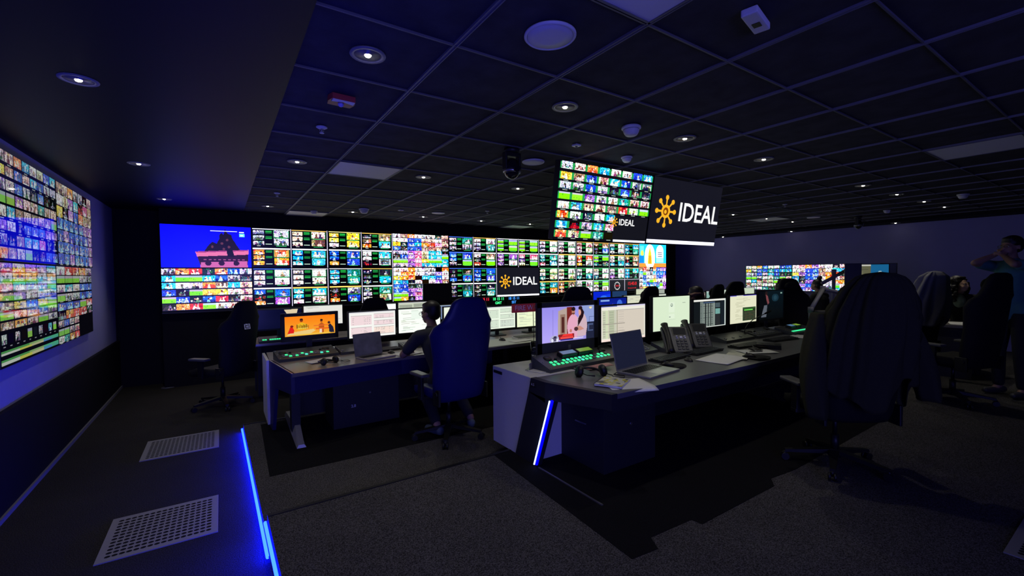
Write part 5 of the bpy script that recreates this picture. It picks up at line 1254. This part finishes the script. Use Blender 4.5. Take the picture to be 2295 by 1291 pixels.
def person(name_label, J, head, yaw, skin=SKIN, shirt=None, trousers=None, shoe=None, hair='short', sleeves='short', glasses=False, pitch=0.0, hands=True, curl=.7, voxel=.010, beard=False, group='people in the room', blouse=None, btw=0.0, palm=((0, 0, -1), (0, 0, -1))):
    """J: dict of joints: pelvis, chest, neck, sh (L,R), el, wr, fi (finger directions), hip, kn, an, toe"""
    V = Vector
    shx = [V(p) for p in J['sh']]; el = [V(p) for p in J['el']]; wr = [V(p) for p in J['wr']]
    pel, che, nk = V(J['pelvis']), V(J['chest']), V(J['neck']); hd = V(head)
    hip = [V(p) for p in J['hip']]; kn = [V(p) for p in J['kn']]; an = [V(p) for p in J['an']]; toe = [V(p) for p in J['toe']]
    L, P, r = head_blobs(hd, yaw, pitch)
    mid = (pel+che)/2
    ch = [[(nk, .052), (hd-V((0, 0, .06)), .050)], [(pel, .13), (mid, .125), (che, .14), (nk-V((0, 0, .03)), .07)], [(hip[0], .10), (hip[1], .10)], [(shx[0], .055), (che+V((0, 0, .10)), .085), (shx[1], .055)]]
    for k in (0, 1):
        ch.append([(shx[k], .055), ((shx[k]+el[k])/2, .047), (el[k], .038), ((el[k]*.65+wr[k]*.35), .038), (wr[k], .025)])
        fd = V(J['fi'][k]).normalized() if 'fi' in J else (wr[k]-el[k]).normalized()
        if hands: ch += hand_chains(wr[k], fd, palm[k], curl, 1 if k == 0 else -1)
        ch.append([(hip[k], .088), ((hip[k]+kn[k])/2, .075), (kn[k], .055), (kn[k]*.6+an[k]*.4, .052), (an[k], .036)])
        ch.append([(an[k], .036), (an[k]+(toe[k]-an[k])*.3-V((0, 0, .03)), .036), (toe[k], .028)])
    body = blob(ch, L, 'person', skin, voxel=voxel)
    tag(body, name_label, 'person', group)
    if shirt:
        c2 = [[(pel-V((0, 0, .03)), .145), (mid, .142), (che, .158), (nk-V((0, 0, .045)), .080)], [(shx[0], .070), (che+V((0, 0, .09)), .10), (shx[1], .070)], [(hip[0]+V((0, 0, .05)), .118), (hip[1]+V((0, 0, .05)), .118)]]
        for k in (0, 1):
            if sleeves == 'short': c2.append([(shx[k], .070), (shx[k]*.30+el[k]*.70, .060)])
            else: c2.append([(shx[k], .070), (el[k], .056), (el[k]*.1+wr[k]*.9, .040)])
        blob(c2, [], 'shirt' if sleeves == 'short' else 'jacket', shirt, body, voxel=.014)
    if blouse:
        f_ = Matrix.Rotation(btw, 4, 'Z') @ V((0, 1, 0)); blob([], [(nk*.35+che*.65+f_*.095, (.075, .075, .12))], 'blouse', blouse, body, voxel=.010)
    if trousers:
        c3 = [[(pel, .142), (pel+V((0, 0, .05)), .135)], [(hip[0], .110), (hip[1], .110)]]
        for k in (0, 1): c3.append([(hip[k], .100), (kn[k], .070), (kn[k]*.1+an[k]*.9, .056)])
        blob(c3, [], 'trousers', trousers, body, voxel=.014)
    if shoe:
        for k in (0, 1):
            d = (toe[k]-an[k]); d.z = 0; d.normalize(); a = an[k]-V((0, 0, .045))
            blob([[(a-d*.045, .044), (a+d*.05-V((0, 0, .008)), .042), (a+d*.15-V((0, 0, .012)), .034)]], [], 'shoe', shoe, body, voxel=.010)
    hb = []
    if hair == 'short':
        hb = [(P(0, -.022, .050), (.088, .103, .086), r), (P(0, -.055, .0), (.080, .066, .076), r), (P(0, .040, .090), (.058, .040, .028), r)]
        blob([], hb, 'hair', HAIR, body, voxel=.009, smooth=2)
    elif hair == 'curly':
        R = random.Random(5); hb = [(P(0, -.035, .05), (.095, .105, .090), r), (P(0, -.075, -.06), (.090, .055, .13), r), (P(.085, -.02, -.04), (.030, .055, .12), r), (P(-.085, -.02, -.04), (.030, .055, .12), r)]
        for k in range(230):
            a = R.uniform(math.pi*.86, math.pi*2.14); z = R.uniform(-.25, .10); rad = (.092+.045*(1-abs(z+.08)/.28))*R.uniform(.85, 1.05)
            x, y = rad*math.cos(a)*1.15, rad*math.sin(a)*.95
            hb.append((P(x, y-.005, z), (R.uniform(.014, .026),)*3, r))
        for k in range(10): hb.append((P(-.06+.012*k, .045-.5*abs(-.06+.012*k), .105), (.028, .028, .022), r))
        blob([], hb, 'hair', HAIR, body, voxel=.009, smooth=1)
    elif hair == 'bun':
        hb = [(P(0, -.022, .050), (.084, .098, .084), r), (P(0, -.055, .0), (.078, .062, .075), r), (P(0, -.06, .15), (.045, .045, .045), r), (P(.02, -.07, .16), (.03, .03, .035), r)]
        blob([], hb, 'hair', HAIR, body, voxel=.009, smooth=1)
    face_parts(P, r, body)
    if beard: blob([], [(P(0, .060, -.078), (.048, .040, .032), r), (P(.048, .03, -.055), (.016, .035, .04), r), (P(-.048, .03, -.055), (.016, .035, .04), r)], 'beard', HAIR, body, voxel=.008, smooth=2)
    if glasses:
        g = MB()
        for q in (-1, 1):
            g.tube([P(q*.032+.023*math.cos(a), .104, .000+.018*math.sin(a)) for a in [2*math.pi*k/16 for k in range(17)]], .0018, 6)
            g.tube([P(q*.055, .103, .004), P(q*.078, .06, .006), P(q*.080, -.01, .0)], .0018, 6)
        g.tube([P(-.009, .105, .002), P(.009, .105, .002)], .0018, 6)
        g.build('glasses', mat('glasses_frame', (.05, .05, .05), .3), body)
    return body
def seated(label, x, y, z, rz, lean=0.0, seat=.47, arms='desk', tw=0.0, **kw):
    """seated figure looking along local +y at (x, y), floor height z"""
    R3 = Matrix.Translation((x, y, z)) @ Matrix.Rotation(rz, 4, 'Z')
    def W(a, b, c): return R3 @ Vector((a, b, c))
    pz = seat+.10
    J = dict(pelvis=W(0, -.08, pz+.03), chest=W(.02*tw, -.05+lean*.6, pz+.36), neck=W(.03*tw, -.02+lean, pz+.54),
             sh=[W(-.175, -.04+lean*.85, pz+.46), W(.175, -.04+lean*.85, pz+.46)],
             hip=[W(-.09, -.05, pz), W(.09, -.05, pz)], kn=[W(-.13, .38, pz-.02), W(.13, .38, pz-.02)], an=[W(-.13, .36, .09), W(.13, .36, .09)], toe=[W(-.14, .50, .035), W(.14, .50, .035)])
    if arms == 'desk':
        J['el'] = [W(-.24, .14+lean*.8, pz+.19), W(.24, .14+lean*.8, pz+.19)]; J['wr'] = [W(-.14, .36+lean*.8, pz+.20), W(.14, .36+lean*.8, pz+.20)]
        J['fi'] = [W(.2, 1, -.1)-W(0, 0, 0), W(-.2, 1, -.1)-W(0, 0, 0)]
    elif arms == 'lap':
        J['el'] = [W(-.25, .0, pz+.17), W(.25, .0, pz+.17)]; J['wr'] = [W(-.12, .20, pz+.10), W(.12, .20, pz+.10)]
        J['fi'] = [W(.5, 1, -.2)-W(0, 0, 0), W(-.5, 1, -.2)-W(0, 0, 0)]
    elif arms == 'head':
        J['el'] = [W(-.36, .0, pz+.62), W(.36, .0, pz+.62)]; J['wr'] = [W(-.12, -.10, pz+.70), W(.12, -.10, pz+.70)]
        J['fi'] = [W(1, -.4, .1)-W(0, 0, 0), W(-1, -.4, .1)-W(0, 0, 0)]
    head = W(.03*tw, .03+lean*1.15, pz+.68)
    hy = kw.pop('head_yaw', 0.0)
    return person(label, J, head, rz+hy, **kw)
DARKCL = mat('dark_grey_shirt', (.035, .037, .045), .85, noise=.15); JEANS = mat('dark_trousers', (.012, .013, .018), .85, noise=.1); SHOE = mat('pale_trim_trainers', (.10, .14, .18), .6)
# the man at the left desk
Jm = dict(pelvis=(1.88, 4.02, .60), chest=(1.83, 4.16, .95), neck=(1.825, 4.27, 1.13), sh=[(1.66, 4.23, 1.04), (2.02, 4.26, 1.04)], el=[(1.56, 4.42, .84), (2.12, 4.46, .85)],
          wr=[(1.70, 4.64, .825), (2.0, 4.66, .83)], fi=[(.6, .8, 0), (-.4, .9, 0)], hip=[(1.79, 4.05, .57), (1.98, 4.05, .57)], kn=[(1.74, 4.42, .56), (2.08, 4.42, .56)], an=[(1.74, 3.98, .19), (2.12, 4.0, .19)], toe=[(1.70, 4.12, .115), (2.17, 4.13, .115)])
person('man in dark short-sleeved shirt seated at the left desk, seen from behind', Jm, (1.83, 4.33, 1.262), math.radians(28), shirt=DARKCL, trousers=JEANS, shoe=SHOE, glasses=True, pitch=-.08)
# the others, far and dark
seated('seated person with long dark curly hair and black jacket at the right, face turned', 9.45, 1.84, .163, math.radians(100), seat=.50, arms='desk', skin=SKIN2, blouse=mat('pale_green_print', (.30, .42, .30), .8, noise=.5, nscale=25), btw=math.radians(100), shirt=mat('black_jacket', (.010, .010, .012), .85), trousers=JEANS, shoe=SHOE, hair='curly', sleeves='long', head_yaw=math.radians(62))
seated('person leaning back with arms raised behind the head, seen over the sign-in monitor', 5.95, 4.05, .08, math.radians(10), arms='head', shirt=mat('black_jacket'), trousers=JEANS, hair='short', lean=-.06)
seated('seated person whose round dark head shows above the far white monitor', 7.30, 4.12, .08, 0, arms='desk', shirt=mat('black_jacket'), trousers=JEANS, hair='short')
seated('seated person with hair tied up, dark against the right wall screens', 10.25, 4.08, .08, math.radians(-10), seat=.52, arms='desk', shirt=mat('black_jacket'), trousers=JEANS, hair='bun')
seated('person seated in front of the right wall screens, bushy dark hair', 8.85, 4.10, .08, math.radians(5), seat=.55, arms='desk', shirt=mat('black_jacket'), trousers=JEANS, hair='curly')
# standing person at the right edge
sx0, sy0, sz0 = 7.81, 1.07, .163
def S_(a, b, c): return Matrix.Translation((sx0, sy0, sz0)) @ Matrix.Rotation(math.radians(62), 4, 'Z') @ Vector((a, b, c*1.07))
O_ = S_(0, 0, 0)
Js = dict(pelvis=S_(0, 0, .98), chest=S_(0, .0, 1.33), neck=S_(0, .02, 1.52), sh=[S_(-.19, 0, 1.44), S_(.19, 0, 1.44)], el=[S_(-.22, .30, 1.46), S_(.12, .36, 1.48)], wr=[S_(-.03, .17, 1.55), S_(.06, .16, 1.57)],
          fi=[S_(.5, -.4, .7)-O_, S_(-.5, -.4, .7)-O_], hip=[S_(-.09, 0, .92), S_(.09, 0, .92)], kn=[S_(-.11, .03, .50), S_(.11, .03, .50)], an=[S_(-.12, 0, .09), S_(.12, 0, .09)], toe=[S_(-.14, .15, .035), S_(.14, .15, .035)])
person('standing person in a teal T-shirt, arms raised to the face', Js, S_(0, .04, 1.655), math.radians(62), shirt=mat('teal_tshirt', (.06, .20, .22), .85, noise=.1), trousers=JEANS, shoe=mat('black_shoe_pale_sole', (.05, .05, .05), .5), glasses=True, hair='short')

# ------------------------------------------------------------------ things beyond the right desk
def arm_mount(label, x, y, z, pts, extra=None):
    t = thing('monitor_arm', label, 'monitor arm', (x, y, z), 0, 'jointed monitor arms'); AG = mat('arm_grey', (.22, .22, .25), .5)
    for i in range(len(pts)-1):
        a, b = Vector(pts[i]), Vector(pts[i+1]); MB().tube([a, a*.5+b*.5, b], [.030, .026, .030], 10).build('arm_segment', AG, t)
    if extra: MB().tube([extra[0], Vector(extra[0])*.5+Vector(extra[1])*.5, extra[1]], [.030, .026, .034], 10).build('arm_segment', AG, t)
    j = MB()
    for p in pts: j.cyl(Vector(p)-Vector((0, 0, .04)), Vector(p)+Vector((0, 0, .04)), .034, n=16)
    j.build('joint', AG, t)
arm_mount('grey jointed monitor arm rising beyond the dark basket', 6.70, 2.75, .84, [(0, 0, .04), (0, 0, .30), (.42, .02, .58), (.75, -.12, .50)])
arm_mount('grey jointed arm crossing in front of the right wall screens', 8.71, 3.23, .86, [(0, 0, .04), (0, 0, .80)], ((-.20, .10, .60), (.24, -.16, .86)))
D3 = desk('dark desk at the far right in front of the right wall', [(8.42, 2.5), (11.0, 2.5), (11.0, 3.4), (8.42, 3.4)], .86, .16)
for x in (8.47, 10.85): MB().b2(x, x+.05, 2.65, 3.3, .164, .825).build('leg', DESKBODY, D3)
D4 = desk('dark desk strewn with papers beside the curly haired person', [(8.45, 1.45), (9.08, 1.45), (9.08, 2.3), (8.45, 2.3)], .90, .16)
for x in (8.5, 8.98): MB().b2(x, x+.05, 1.52, 2.22, .164, .865).build('leg', DESKBODY, D4)
cv = Cv(96, 54, (.10, .42, .62)); cv.rect(0, 0, .52, 1, (.42, .42, .30)); cv.rect(.02, 0, .52, .10, (.85, .85, .80)); cv.rect(.06, .3, .45, .32, (.25, .25, .18)); cv.rect(.1, .4, .3, .8, (.48, .48, .36)); cv.ell(.77, .5, .05, .10, (.7, .85, .9)); cv.rect(.73, .5, .81, .66, (.7, .85, .9))
monitor('raised monitor half olive half blue, above the draped chair', cv, 8.50, 9.00, 1.49, 1.78, 2.74, .86, rotz=math.radians(-58), e=.75)
monitor('dark upright monitor left of the half blue one', None, 8.44, 8.66, 1.44, 1.79, 2.90, .86, rotz=math.radians(-58), group='dark upright monitors')
cv = Cv(48, 80, (.01, .012, .014)); cv.rect(.30, .5, .62, .92, (.12, .55, .28)); cv.rect(.36, .5, .44, .9, (.45, .75, .55))
monitor('dark upright monitor with a small green window, right of the half blue one', cv, 8.98, 9.20, 1.45, 1.79, 2.60, .86, rotz=math.radians(-62), e=.7, group='dark upright monitors')
sheetpaper('white papers on the far right desk beside the curly haired person', 8.72, 1.66, .902, .36, .28, .3, .012)
sheetpaper('second pile of papers farther along the far right desk', 8.74, 2.02, .902, .36, .28, -.2, .02)
laptop('dark open laptop on the far right desk', 8.84, 2.14, .912, math.radians(70), .34, .24, 1.9, body=BLACK, back=BLACK)
